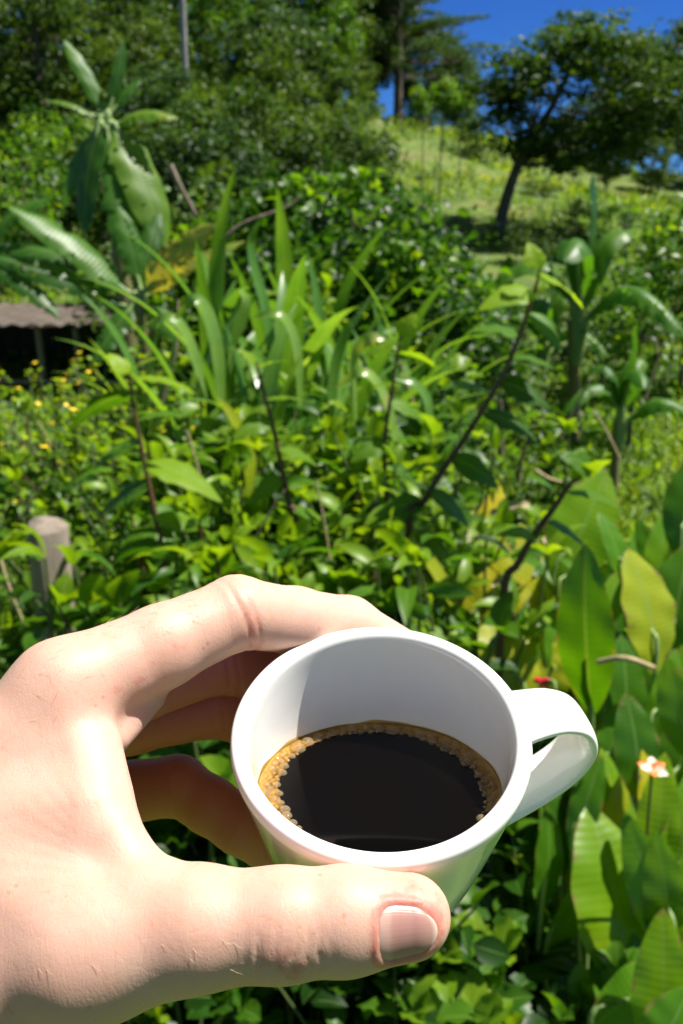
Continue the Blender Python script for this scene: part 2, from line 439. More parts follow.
J = dict(
    wrist=PJ(-215, 1000, 196), wrist2=PJ(-190, 1010, 222), elbow=np.array([-.335, -.300, .045]),
    cmc=PJ(-120, 1010, 188),
    tm=PJ(84, 948, 186), ti=PJ(283, 924, 184), tt=PJ(408, 917, 185.5),
    im=PJ(62, 692, 210), ip=PJ(236, 613, 228), idp=PJ(348, 627, 253), it=PJ(424, 668, 259),
    mm_=PJ(40, 718, 227), mp=PJ(218, 655, 246), md=PJ(330, 690, 264), mt=PJ(395, 735, 264),
    rm=PJ(50, 738, 246), rp=PJ(216, 706, 253), rd=PJ(320, 745, 268), rt=PJ(385, 795, 268),
    pm=PJ(70, 800, 258), pp=PJ(178, 785, 256), pd=PJ(241, 826, 253), pt=PJ(300, 868, 262),
    web=PJ(86, 812, 195), bk=PJ(-70, 840, 197))
def chain(p, keys, rad, k=2.2):
    d = None
    for (a, b), (ra, rb) in zip(zip(keys, keys[1:]), zip(rad, rad[1:])):
        c = cone(p, J[a] if isinstance(a, str) else a, J[b] if isinstance(b, str) else b, ra * mm, rb * mm)
        d = c if d is None else smin(d, c, k * mm)
    return d
def lerp(a, b, t): return J[a] * (1 - t) + J[b] * t
def hand_sdf(p):
    thumb = chain(p, ['tm', PJ(196, 928, 184.5), 'ti', lerp('ti', 'tt', .5), 'tt'], [13.6, 10.7, 9.7, 9.3, 7.9], 3)
    # the pad of the thumb bulges on its lower, hidden side
    index = chain(p, ['im', lerp('im', 'ip', .55), 'ip', lerp('ip', 'idp', .5), 'idp', 'it'], [9.9, 9.1, 8.4, 7.9, 7.6, 6.5])
    middle = chain(p, ['mm_', lerp('mm_', 'mp', .5), 'mp', lerp('mp', 'md', .5), 'md', 'mt'], [10.2, 9.0, 8.8, 7.8, 7.6, 6.6])
    ring = chain(p, ['rm', lerp('rm', 'rp', .5), 'rp', lerp('rp', 'rd', .5), 'rd', 'rt'], [9.6, 7.7, 7.5, 7.2, 7.2, 6.2])
    pinky = chain(p, ['pm', 'pp', lerp('pp', 'pd', .5), 'pd', 'pt'], [8.4, 7.2, 6.8, 6.9, 5.8])
    palm = tri(p, J['im'], J['mm_'], J['wrist'], 8.0 * mm, 7.5 * mm, 15 * mm)
    for t in (tri(p, J['mm_'], J['rm'], J['wrist'], 8 * mm, 8.5 * mm, 15 * mm),
              tri(p, J['rm'], J['pm'], J['wrist2'], 9.5 * mm, 8.5 * mm, 17 * mm),
              tri(p, J['im'], J['web'], J['bk'], 7.5 * mm, 6.5 * mm, 10 * mm),
              tri(p, J['web'], J['tm'], J['bk'], 6.5 * mm, 11 * mm, 10 * mm),
              tri(p, J['tm'], J['cmc'], J['bk'], 12.0 * mm, 15 * mm, 10 * mm),
              tri(p, J['bk'], J['wrist'], J['cmc'], 10 * mm, 17 * mm, 15 * mm),
              tri(p, J['bk'], J['wrist'], J['im'], 9.5 * mm, 15 * mm, 8 * mm)):
        palm = smin(palm, t, 6 * mm)
    arm = chain(p, ['wrist', lerp('wrist', 'elbow', .5), 'elbow'], [21, 30, 38], 6)
    arm = smin(arm, chain(p, ['wrist2', lerp('wrist2', 'elbow', .5), 'elbow'], [19, 30, 38], 6), 8 * mm)
    d = smin(palm, arm, 14 * mm)
    d = smin(d, thumb, 5.5 * mm)
    # the fold of skin that runs from thumb to index
    d = smin(d, cone(p, PJ(99, 748, 204), PJ(114, 838, 192), 4.5 * mm, 4.0 * mm), 5 * mm)
    d = smin(d, cone(p, PJ(114, 838, 192), PJ(142, 884, 188), 4.0 * mm, 6.2 * mm), 5 * mm)
    d = smin(d, cone(p, PJ(112, 735, 212), PJ(152, 700, 222), 4.2 * mm, 2.6 * mm), 2.5 * mm)
    f = smin(index, middle, .8 * mm); f = smin(f, ring, .8 * mm); f = smin(f, pinky, .8 * mm)
    d = smin(d, f, 5 * mm)
    return d

def ev_binned(p, cell=.024):
    global CULL
    k = np.floor(p / cell).astype(int); key = (k[:, 0] + 2000) * 16000000 + (k[:, 1] + 2000) * 4000 + k[:, 2] + 2000
    order = np.argsort(key); cuts = np.nonzero(np.diff(key[order]))[0] + 1; out_ = np.empty(len(p))
    for ix in np.split(order, cuts):
        q = p[ix]; c0 = (q.min(0) + q.max(0)) / 2; CULL = (c0, np.linalg.norm(q.max(0) - c0) + .020); out_[ix] = hand_sdf(q)
    CULL = None
    return out_
def CULLED(p):
    global CULL
    CULL = (p[0], .025); r = hand_sdf(p); CULL = None; return r
def surface_nets(fn, lo, hi, h):
    global CULL
    n = np.ceil((hi - lo) / h / 8).astype(int) * 8
    B = n // 8
    bi = np.stack(np.meshgrid(*[np.arange(k) for k in B], indexing='ij'), -1).reshape(-1, 3)
    cc = lo + (bi * 8 + 4) * h
    sc = fn(cc)
    S = np.empty(tuple(n), np.float32)
    S6 = S.reshape(B[0], 8, B[1], 8, B[2], 8)
    S6[:] = sc.reshape(*B)[:, None, :, None, :, None]
    act = bi[np.abs(sc) < 8 * h * .87 * 1.35]
    off = np.stack(np.meshgrid(*[np.arange(8)] * 3, indexing='ij'), -1).reshape(-1, 3)
    sup = act // 3; key = (sup[:, 0] * 4096 + sup[:, 1]) * 4096 + sup[:, 2]
    order = np.argsort(key); cuts = np.nonzero(np.diff(key[order]))[0] + 1
    for a in np.split(act[order], cuts):
        g = (a[:, None, :] * 8 + off[None]).reshape(-1, 3); P = lo + g * h
        c0 = (P.min(0) + P.max(0)) / 2; CULL = (c0, np.linalg.norm(P.max(0) - c0) + .020)
        S[g[:, 0], g[:, 1], g[:, 2]] = fn(P)
    CULL = None
    neg = S < 0
    c = np.zeros(tuple(n - 1), np.int8)
    for dx in (0, 1):
        for dy in (0, 1):
            for dz in (0, 1): c += neg[dx:n[0] - 1 + dx, dy:n[1] - 1 + dy, dz:n[2] - 1 + dz]
    cells = np.argwhere((c > 0) & (c < 8))
    idx = -np.ones(tuple(n - 1), np.int32); idx[tuple(cells.T)] = np.arange(len(cells))
    V = np.zeros((len(cells), 3)); cnt = np.zeros(len(cells))
    corners = [(a, b, c) for a in (0, 1) for b in (0, 1) for c in (0, 1)]
    for a in corners:
        for ax in range(3):
            if a[ax] == 1: continue
            b_ = list(a); b_[ax] = 1
            s0 = S[tuple((cells + a).T)]; s1 = S[tuple((cells + b_).T)]
            m = (s0 < 0) != (s1 < 0); t = np.where(m, s0 / np.where(m, s0 - s1, 1), 0)
            P = np.array(a, float)[None] + np.zeros((len(cells), 1)); P[:, ax] += t
            V += np.where(m[:, None], P, 0); cnt += m
    V = lo + (cells + V / cnt[:, None]) * h
    Fs = []
    for ax in range(3):
        o1, o2 = [(1, 2), (2, 0), (0, 1)][ax]
        sl0 = [slice(None)] * 3; sl1 = [slice(None)] * 3
        sl0[ax] = slice(0, -1); sl1[ax] = slice(1, None)
        A, Bn = neg[tuple(sl0)], neg[tuple(sl1)]
        e = np.argwhere(A != Bn)
        e = e[(e[:, o1] > 0) & (e[:, o2] > 0) & (e[:, o1] < n[o1] - 1) & (e[:, o2] < n[o2] - 1)]
        d1 = np.zeros(3, int); d1[o1] = 1; d2 = np.zeros(3, int); d2[o2] = 1
        q = np.stack([idx[tuple((e - d1 - d2).T)], idx[tuple((e - d2).T)], idx[tuple(e.T)], idx[tuple((e - d1).T)]], 1)
        fl = A[tuple(e.T)]
        q[~fl] = q[~fl][:, ::-1]
        Fs.append(q)
    F = np.concatenate(Fs); F = F[(F >= 0).all(1)]
    return V, F
HRES = .0007
def grad(fn, p, e=.00015):
    g = np.empty_like(p)
    for k in range(3):
        d = np.zeros(3); d[k] = e
        g[:, k] = fn(p + d) - fn(p - d)
    return g / (np.linalg.norm(g, axis=1)[:, None] + 1e-12)
def project(fn, V, it=2):
    for _ in range(it):
        V = V - (fn(V) * .9)[:, None] * grad(fn, V)
    return V
HV, HF = surface_nets(hand_sdf, np.array([-.40, -.36, -.02]), np.array([.046, .004, .290]), HRES)
HV = project(ev_binned, HV)
HN = grad(ev_binned, HV)
tdir = unit(J['tt'] - J['ti']); ND = unit(np.array([0.02, .0, -1.0])); ND = unit(ND - tdir * (ND @ tdir)); NB = np.cross(tdir, ND)
if NB[1] < 0: NB = -NB          # lateral axis, pointing up the picture
disp = np.zeros(len(HV)); red = np.full(len(HV), .25)
Vm = HV * 1000.0                 # millimetres
# --- thumb knuckle folds
rel = HV - J['ti']; s_ = rel @ tdir * 1000; rad = np.linalg.norm(rel - np.outer(rel @ tdir, tdir), axis=1) * 1000
near = (rad < 14) & (np.abs(s_) < 26)
dors = np.clip(HN @ unit(ND + np.array([0, -.15, 0])), 0, 1)
lat = rel @ NB * 1000
wob = vnoise(Vm * .22, 5) * 1.3 + vnoise(Vm * .6, 6) * .5
for s0, w, d in ((-6.8, .5, .10), (-4.6, .45, .20), (-3.0, .40, .16), (-1.2, .55, .30), (.6, .40, .18), (2.4, .50, .28), (4.2, .40, .18), (6.2, .45, .20), (8.6, .45, .12)):
    m = np.exp(-((s_ + wob - s0 + .04 * lat ** 2 * .25) / w) ** 2)
    fade = np.clip(1.15 - np.abs(lat + 2.2) / 7.5, 0, 1) * (.45 + .55 * np.clip(vnoise(Vm * .35, int(s0 * 10) + 100) + .7, 0, 1))
    disp -= np.where(near, m * d * fade * dors * 1.45, 0)
cob = np.exp(-(s_ / 8.0) ** 2) * np.clip(1.1 - np.abs(lat + 2) / 8, 0, 1) * dors * near
disp += cob * .13 * vnoise(Vm * np.array([.9, .55, .9]), 9)
red += cob * .22
# --- folds over the first joint of the index finger
idir = unit(J['idp'] - J['im']); rel2 = HV - J['ip']; s2 = rel2 @ idir * 1000; r2 = np.linalg.norm(rel2, axis=1) * 1000
d2 = np.clip(HN @ unit(np.array([0, 1, -.35])), 0, 1)
for s0, w, d in ((-5.9, .6, .10), (-3.4, .7, .22), (-1.0, .5, .12), (1.4, .8, .20), (3.9, .6, .12)):
    disp -= .6 * np.where(r2 < 16, np.exp(-((s2 + wob * .5 - s0) / w) ** 2) * d * np.clip(d2 * 1.4, 0, 1), 0)
# creases on the palm side at the joints of the shaded fingers
for a_, b_ in (('mp', 'mm_'), ('rp', 'rm'), ('pp', 'pm'), ('pd', 'pp'), ('ip', 'im')):
    dd = unit(J[a_] - J[b_]); rl = HV - J[a_]; ss = rl @ dd * 1000; rr = np.linalg.norm(rl, axis=1) * 1000
    side = np.clip(HN @ unit(np.array([.25, -.5, -.8])), 0, 1)
    for s0, d in ((-1.2, .35), (1.4, .28)):
        disp -= np.where(rr < 12, np.exp(-((ss - s0) / .5) ** 2) * d * side, 0)
        red += np.where(rr < 12, np.exp(-((ss - s0) / 1.6) ** 2) * .2 * side, 0)
# tendons / soft relief of the back of the hand
big = vnoise(Vm * np.array([.035, .05, .05]), 21) * .45 + vnoise(Vm * .11, 22) * .18
disp += big * np.clip(-HV[:, 0] * 60 - .2, 0, 1)
# fan of stretch lines that converge on the web
wr = HV - PJ(128, 850, 194); wa = np.arctan2(wr[:, 1], wr[:, 0]); wd = np.linalg.norm(wr, axis=1) * 1000
front = np.clip(-HN[:, 2] * 1.3, 0, 1)
disp += np.where(wd < 34, .028 * np.sin(wa * 46 + 2 * vnoise(Vm * .12, 31)) * np.exp(-((wd - 15) / 9) ** 2) * front, 0)
# thumbnail bed and fold
NC = J['ti'] + tdir * (((PJ(403, 920, 185) - J['ti']) @ tdir)) 
rn = HV - NC; na = rn @ tdir * 1000; nang = np.arctan2(rn @ NB, rn @ ND); nb = nang * 9.0
NLEN, NWID = 5.2, 5.8
def nail_e(a, b_):
    wv = NWID * (1 - .10 * np.clip(a / NLEN, -1, 1))
    return (np.abs(a) / NLEN) ** 3.2 + (np.abs(b_) / wv) ** 3.0
e_ = nail_e(na, nb)
nn_ = (np.linalg.norm(rn, axis=1) < .02) & (rad < 13) & (s_ > 6)
disp -= np.where(nn_, .42 * np.clip((1.12 - e_) * 3.2, 0, 1), 0)
fold = np.exp(-((e_ - 1.55) / .42) ** 2) * np.where(na > 2.5, .3, 1)
disp += np.where(nn_ & (e_ > .9), .30 * fold, 0)
red += np.where(nn_, .14 * np.clip(1.6 - np.abs(e_ - 1.4), 0, 1), 0)
tipd = np.linalg.norm(HV - J['tt'], axis=1) * 1000
red += np.clip(1 - tipd / 13, 0, 1) * .25
red += np.clip(1 - np.linalg.norm(HV - J['ip'], axis=1) * 1000 / 16, 0, 1) * .04
for kf in ('mt', 'rt', 'pt', 'md', 'rd', 'pd', 'mp', 'rp', 'pp'):
    red += np.clip(1 - np.linalg.norm(HV - J[kf], axis=1) * 1000 / 16, 0, 1) * .22
HV2 = HV + HN * disp[:, None] * .001
fd = np.minimum.reduce([chain(HV, ['mm_', 'mp', 'md', 'mt'], [9, 9, 8, 7]), chain(HV, ['rm', 'rp', 'rd', 'rt'], [9, 8, 7, 6]), chain(HV, ['pm', 'pp', 'pd', 'pt'], [8, 8, 7, 6])])
red += .42 * np.clip(1 - (fd * 1000 - 1) / 4, 0, 1)  # palm-side skin redder; extra red in the colour also imitates these fingers' shade
hb = MB(); hb.add(to_world(HV2) - to_world(J['im']), np.asarray(HF), np.clip(red, 0, 1))

m_skin, nt, nd, L = newmat('fair_skin')
tc = N(nt, 'ShaderNodeTexCoord')
at_ = N(nt, 'ShaderNodeAttribute', attribute_name='tint')
mot = N(nt, 'ShaderNodeTexNoise', inp={'Scale': 95.0, 'Detail': 4.0, 'Roughness': .6}); L.new(tc.outputs['Object'], mot.inputs['Vector'])
mo2 = N(nt, 'ShaderNodeTexNoise', inp={'Scale': 520.0, 'Detail': 3.0}); L.new(tc.outputs['Object'], mo2.inputs['Vector'])
f1 = N(nt, 'ShaderNodeMath', operation='MULTIPLY_ADD'); L.new(mot.outputs['Fac'], f1.inputs[0]); f1.inputs[1].default_value = .7; L.new(at_.outputs['Fac'], f1.inputs[2])
f2 = N(nt, 'ShaderNodeMath', operation='MULTIPLY_ADD'); L.new(mo2.outputs['Fac'], f2.inputs[0]); f2.inputs[1].default_value = .25; L.new(f1.outputs[0], f2.inputs[2])
rp = ramp(nt, [(.30, (.63, .425, .345)), (.85, (.60, .35, .265)), (1.0, (.55, .21, .165))], f2.outputs[0])
# freckles
vo = N(nt, 'ShaderNodeTexVoronoi', inp={'Scale': 300.0, 'Randomness': 1.0}); L.new(tc.outputs['Object'], vo.inputs['Vector'])
fr = ramp(nt, [(.07, 1.0), (.17, 0.0)], vo.outputs['Distance'])
fm = N(nt, 'ShaderNodeTexNoise', inp={'Scale': 60.0, 'Detail': 1.0}); L.new(tc.outputs['Object'], fm.inputs['Vector'])
fm2 = ramp(nt, [(.46, 0.0), (.60, 1.0)], fm.outputs['Fac'])
fx = N(nt, 'ShaderNodeMath', operation='MULTIPLY'); L.new(fr.outputs[0], fx.inputs[0]); L.new(fm2.outputs[0], fx.inputs[1])
fx2 = N(nt, 'ShaderNodeMath', operation='MULTIPLY'); L.new(fx.outputs[0], fx2.inputs[0]); fx2.inputs[1].default_value = .5
mxf = N(nt, 'ShaderNodeMix', data_type='RGBA'); L.new(fx2.outputs[0], mxf.inputs['Factor']); L.new(rp.outputs[0], mxf.inputs['A']); mxf.inputs['B'].default_value = (.42, .20, .11, 1)
pr = N(nt, 'ShaderNodeBsdfPrincipled', inp={'Roughness': .52, 'Specular IOR Level': .42, 'Subsurface Weight': .6, 'Subsurface Radius': (1.0, .28, .12), 'Subsurface Scale': .0038, 'Sheen Weight': .0})
L.new(mxf.outputs['Result'], pr.inputs['Base Color'])
# fine skin relief
mp = N(nt, 'ShaderNodeMapping'); mp.inputs['Rotation'].default_value = (0, R(35), R(20)); mp.inputs['Scale'].default_value = (1.0, 1.0, .55); L.new(tc.outputs['Object'], mp.inputs[0])
wz = N(nt, 'ShaderNodeTexNoise', inp={'Scale': 260.0, 'Detail': 2.0}); L.new(mp.outputs[0], wz.inputs['Vector'])
wm = N(nt, 'ShaderNodeVectorMath', operation='MULTIPLY_ADD'); L.new(wz.outputs['Color'], wm.inputs[0]); wm.inputs[1].default_value = (.0016,) * 3; L.new(mp.outputs[0], wm.inputs[2])
vc = N(nt, 'ShaderNodeTexVoronoi', feature='DISTANCE_TO_EDGE', inp={'Scale': 900.0}); L.new(wm.outputs[0], vc.inputs['Vector'])
vr = ramp(nt, [(0, 0.0), (.18, 1.0)], vc.outputs['Distance'])
vc2 = N(nt, 'ShaderNodeTexVoronoi', feature='DISTANCE_TO_EDGE', inp={'Scale': 330.0}); L.new(wm.outputs[0], vc2.inputs['Vector'])
vr2 = ramp(nt, [(0, 0.0), (.07, 1.0)], vc2.outputs['Distance'])
po = N(nt, 'ShaderNodeTexNoise', inp={'Scale': 2300.0, 'Detail': 2.0}); L.new(tc.outputs['Object'], po.inputs['Vector'])
mp3 = N(nt, 'ShaderNodeMapping'); mp3.inputs['Rotation'].default_value = (R(16), R(38), R(30)); mp3.inputs['Scale'].default_value = (1.0, .25, .30); L.new(wm.outputs[0], mp3.inputs[0])
stn = N(nt, 'ShaderNodeTexNoise', inp={'Scale': 1900.0, 'Detail': 3.0, 'Roughness': .6, 'Distortion': .3}); L.new(mp3.outputs[0], stn.inputs['Vector'])
a1 = N(nt, 'ShaderNodeMath', operation='MULTIPLY_ADD'); L.new(vr2.outputs[0], a1.inputs[0]); a1.inputs[1].default_value = .22; L.new(stn.outputs['Fac'], a1.inputs[2])
a2 = N(nt, 'ShaderNodeMath', operation='MULTIPLY_ADD'); L.new(po.outputs['Fac'], a2.inputs[0]); a2.inputs[1].default_value = .8; L.new(a1.outputs[0], a2.inputs[2])
bm = N(nt, 'ShaderNodeBump', inp={'Strength': .38, 'Distance': .00016}); L.new(a2.outputs[0], bm.inputs['Height']); L.new(bm.outputs[0], pr.inputs['Normal'])
out = N(nt, 'ShaderNodeOutputMaterial'); L.new(pr.outputs[0], out.inputs[0])

hand = obj('hand', hb, None, m_skin); hand.location = to_world(J['im'])
tag(hand, "bare fair-skinned left hand holding the white cup between thumb and fingers", 'hand')

# --- thumbnail
def ray_out(o, d, lo=.003, hi=.013):
    for _ in range(30):
        mid = (lo + hi) / 2
        if CULLED((o + d * mid)[None])[0] < 0: lo = mid
        else: hi = mid
    return lo
nbm = MB(); NA, NBn = 26, 26; V = []; tt = []; qq = []
for i in range(NA):
    for j in range(NBn):
        u, v = i / (NA - 1) * 2 - 1, j / (NBn - 1) * 2 - 1
        # squircle mapping of the square to the nail outline
        a = u * NLEN * (1 - (.34 if u > 0 else .16) * abs(v) ** 2.6); bb = v * NWID * (1 - .10 * u) * (1 - (.26 if u > 0 else .12) * abs(u) ** 3.2)
        if u > 0: a += .25 * u * (1 - v * v)
        o = NC + tdir * a * .001; an = bb / 9.0; d = ND * math.cos(an) + NB * math.sin(an)
        r_ = ray_out(o, d)
        dome = .10 * (1 - v * v) - .30 * abs(v) ** 5 - .25 * max(0, -u) ** 6 + .05
        if u > .55: dome += .10 * (u - .55) / .45
        V.append(o + d * (r_ + dome * .001)); tt.append((u + 1) / 2); qq.append((u, v))
F = [[i * NBn + j, (i + 1) * NBn + j, (i + 1) * NBn + j + 1, i * NBn + j + 1] for i in range(NA - 1) for j in range(NBn - 1)]
V = np.array(V); nbm.add(to_world(V) - to_world(J['im']), F, tt, qq)
cenb = V - np.array([ND * .0005] * len(V)); nbm.add(to_world(cenb) - to_world(J['im']), [f[::-1] for f in F], tt, qq)
# rim between the two faces
ring_i = [j for j in range(NBn)] + [i * NBn + NBn - 1 for i in range(1, NA)] + [(NA - 1) * NBn + j for j in range(NBn - 2, -1, -1)] + [i * NBn for i in range(NA - 2, 0, -1)]
off = NA * NBn; M_ = len(ring_i)
allv = np.vstack([V, cenb])
nbm.add(to_world(allv) - to_world(J['im']), [[ring_i[k], ring_i[(k + 1) % M_], ring_i[(k + 1) % M_] + off, ring_i[k] + off] for k in range(M_)], tt + tt, qq + qq)
m_nail, nt, nd, L = newmat('fingernail')
at_ = N(nt, 'ShaderNodeAttribute', attribute_name='tint'); tc = N(nt, 'ShaderNodeTexCoord')
rp = ramp(nt, [(0, (.56, .36, .30)), (.16, (.52, .31, .265)), (.24, (.44, .235, .20)), (.7, (.42, .22, .19)), (.90, (.44, .25, .21)), (.965, (.60, .44, .36)), (1, (.66, .52, .43))], at_.outputs['Fac'])
pr = N(nt, 'ShaderNodeBsdfPrincipled', inp={'Roughness': .36, 'Specular IOR Level': .45, 'Subsurface Weight': .5, 'Subsurface Radius': (1, .35, .2), 'Subsurface Scale': .0018}); L.new(rp.outputs[0], pr.inputs['Base Color'])
lf = N(nt, 'ShaderNodeAttribute', attribute_name='lf'); sp = N(nt, 'ShaderNodeSeparateXYZ'); L.new(lf.outputs['Vector'], sp.inputs[0])
wn_ = N(nt, 'ShaderNodeTexNoise', noise_dimensions='1D', inp={'Scale': 18.0, 'Detail': 3.0}); L.new(sp.outputs['Y'], wn_.inputs['W'])
bm = N(nt, 'ShaderNodeBump', inp={'Strength': .35, 'Distance': .0001}); L.new(wn_.outputs['Fac'], bm.inputs['Height']); L.new(bm.outputs[0], pr.inputs['Normal'])
out = N(nt, 'ShaderNodeOutputMaterial'); L.new(pr.outputs[0], out.inputs[0])
obj('thumbnail', nbm, hand, m_nail)

# --- fine fair hairs
m_hair, nt, nd, L = newmat('fair_hair')
pr = N(nt, 'ShaderNodeBsdfPrincipled', inp={'Base Color': (.75, .58, .36, 1), 'Roughness': .35}); out = N(nt, 'ShaderNodeOutputMaterial'); L.new(pr.outputs[0], out.inputs[0])
hh = MB()
pxs = 341.5 + HV[:, 0] / HV[:, 2] * FPX; pys = 512 - HV[:, 1] / HV[:, 2] * FPX
def hairs(x0, x1, y0, y1, cnt, flow, ln, facing, lim):
    c = np.where((pxs > x0) & (pxs < x1) & (pys > y0) & (pys < y1) & (HN @ unit(np.array(facing)) > lim) & (HV[:, 2] < .24))[0]
    if len(c) == 0: return
    for i in rng.choice(c, min(cnt, len(c)), replace=False):
        fl = np.array(flow) + rng.normal(0, .14, 3); l = ln * rnd.uniform(.6, 1.2)
        n_ = HN[i]; p0 = HV2[i]; t = unit(fl - n_ * (fl @ n_))
        pts = [p0 + t * l * s + n_ * l * .35 * s * (1 - .45 * s) for s in (0, .33, .66, 1)]
        hh.tube(to_world(np.array(pts)) - to_world(J['im']), [.000030, .000026, .000020, .000010], 4, .5, False)
hairs(85, 200, 590, 640, 60, (1, .3, -.1), .0020, (0, 1, -.2), .6)
hairs(0, 240, 900, 975, 9, (.8, -.6, 0), .0022, (0, -.6, -1), .7)
hairs(0, 90, 640, 760, 25, (.4, .5, 0), .0030, (0, .3, -1), .6)
o = obj('hair', hh, hand, m_hair); o['kind'] = 'stuff'
# ================================================================== THE GARDEN AND THE HILL
def sm(t): t = np.clip(t, 0, 1); return t * t * (3 - 2 * t)
def terr(x, y):
    x = np.asarray(x, float); y = np.asarray(y, float)
    z = np.interp(y, [-20, 8, 10, 15, 20, 26, 31, 36, 40, 46, 60, 90, 600], [0, 0, .15, .7, 1.3, 2.1, 3.5, 5.0, 6.2, 6.9, 6.3, 4, 0])
    z = z - .17 * np.clip(x, -40, 22) * sm((y - 12) / 28) * (1 - sm((y - 60) / 60))
    p = np.stack([x * .13, y * .13, np.zeros_like(x)], -1)
    z = z + (.35 * vnoise(p, 41) * sm((y - 9) / 12) + .10 * vnoise(p * 4, 42))
    return z
def gpos(px, y):
    x = 0.0
    for _ in range(6):
        z = float(terr(x, y)); d = y * FW[1] + (z - CAM[2]) * FW[2]; x = (px - 341.5) / FPX * d
    return np.array([x, y, float(terr(x, y))])
def top_z(px, py, y): return at(px, py, y)[2]

# ---- ground sheet
xs = np.concatenate([[-600, -300, -150], np.linspace(-80, 80, 161), [150, 300, 600]])
ys = np.concatenate([[-300, -60, -15], np.linspace(-6, 12, 46), np.linspace(12.8, 70, 80), [80, 100, 140, 220, 400, 700]])
X, Y = np.meshgrid(xs, ys, indexing='ij'); Z = terr(X, Y)
b = MB(); ny = len(ys)
F = [[i * ny + j, (i + 1) * ny + j, (i + 1) * ny + j + 1, i * ny + j + 1] for i in range(len(xs) - 1) for j in range(ny - 1)]
b.add(np.stack([X, Y, Z], -1), F)
m_gnd, nt, nd, L = newmat('hillside_soil_and_turf')
tc = N(nt, 'ShaderNodeTexCoord')
n1 = N(nt, 'ShaderNodeTexNoise', inp={'Scale': .35, 'Detail': 8.0, 'Roughness': .65}); L.new(tc.outputs['Object'], n1.inputs['Vector'])
n2 = N(nt, 'ShaderNodeTexNoise', inp={'Scale': 3.0, 'Detail': 8.0, 'Roughness': .7}); L.new(tc.outputs['Object'], n2.inputs['Vector'])
r1 = ramp(nt, [(.36, (.050, .100, .008)), (.54, (.095, .155, .012)), (.64, (.15, .15, .04)), (.74, (.22, .15, .085))], n1.outputs['Fac'])
r2 = ramp(nt, [(.3, (.45, .45, .45)), (.7, (1.3, 1.3, 1.3))], n2.outputs['Fac'])
mx = N(nt, 'ShaderNodeMix', data_type='RGBA', blend_type='MULTIPLY'); mx.inputs['Factor'].default_value = 1; L.new(r1.outputs[0], mx.inputs['A']); L.new(r2.outputs[0], mx.inputs['B'])
pr = N(nt, 'ShaderNodeBsdfPrincipled', inp={'Roughness': .9}); L.new(mx.outputs['Result'], pr.inputs['Base Color'])
bm = N(nt, 'ShaderNodeBump', inp={'Strength': .8, 'Distance': .12}); L.new(n2.outputs['Fac'], bm.inputs['Height']); L.new(bm.outputs[0], pr.inputs['Normal'])
out = N(nt, 'ShaderNodeOutputMaterial'); L.new(pr.outputs[0], out.inputs[0])
g = obj('ground', b, None, m_gnd); g['kind'] = 'structure'

# ---- leaf templates: rows along the blade, columns across; x = across, y = along, z = up
def leaf_tmpl(prof, rows=5, cols=3, fold=.18, droop=.25, wave=0.0, ragged=0, seed=0):
    """prof(v) -> half width; droop bends the tip down; returns verts, faces, (u,v)"""
    r_ = np.random.default_rng(seed)
    V = []; Q = []
    for i in range(rows):
        v = i / (rows - 1); w = prof(v)
        for j in range(cols):
            u = j / (cols - 1) * 2 - 1
            ww = w * (1 + (r_.uniform(-ragged, 0) if abs(u) > .9 and 0 < i < rows - 1 else 0))
            V.append((u * ww, v - .35 * droop * v ** 3, abs(u) * ww * fold * 2 - droop * v ** 2 + wave * w * math.sin(v * 19 + u * 2) * abs(u))); Q.append((u, v))
    F = [[i * cols + j, i * cols + j + 1, (i + 1) * cols + j + 1, (i + 1) * cols + j] for i in range(rows - 1) for j in range(cols - 1)]
    return np.array(V, float), np.array(F), np.array(Q, float)
ov = lambda w: (lambda v: w * math.sin(math.pi * min(1, max(0, v)) ** .75) ** .8 if 0 < v < 1 else 0.0)
ovate = leaf_tmpl(ov(.30), 6, 3, .20, .30, .10)
ovate2 = leaf_tmpl(ov(.38), 7, 5, .16, .22, .16, .16, 3)
narrow = leaf_tmpl(ov(.15), 6, 3, .2, .5)
kite = (np.array([(0, 0, 0), (.30, .45, .09), (0, 1, -.16), (-.30, .45, .09), (0, .5, 0.0)], float), np.array([[0, 1, 4, 4], [1, 2, 4, 4], [2, 3, 4, 4], [3, 0, 4, 4]]), np.array([(0, 0), (1, .5), (0, 1), (-1, .5), (.2, .5)], float))
blade_t = leaf_tmpl(lambda v: .5 * (1 - v) ** .6 * min(1, .6 + v * 3), 4, 2, 0, .5)

def frames(D, Nn):
    D = D / (np.linalg.norm(D, axis=1)[:, None] + 1e-9)
    Xx = np.cross(D, Nn); Xx /= (np.linalg.norm(Xx, axis=1)[:, None] + 1e-9)
    return Xx, D, np.cross(Xx, D)
def put(mb, tm, pos, D, Nn, size, tint, wid=1.0):
    """place many copies of one leaf"""
    V, F, Q = tm; pos = np.asarray(pos, float); n = len(pos)
    if n == 0: return
    size = np.broadcast_to(np.asarray(size, float), (n,)); tint = np.broadcast_to(np.asarray(tint, float), (n,)); wid = np.broadcast_to(np.asarray(wid, float), (n,))
    X_, Y_, Z_ = frames(np.asarray(D, float), np.asarray(Nn, float))
    P = pos[:, None] + size[:, None, None] * (V[None, :, 0:1] * wid[:, None, None] * X_[:, None] + V[None, :, 1:2] * Y_[:, None] + V[None, :, 2:3] * Z_[:, None])
    k = len(V); FF = (F[None] + (np.arange(n) * k)[:, None, None]).reshape(-1, 4)
    mb.add(P.reshape(-1, 3), FF, np.repeat(tint, k), np.tile(Q, (n, 1)))

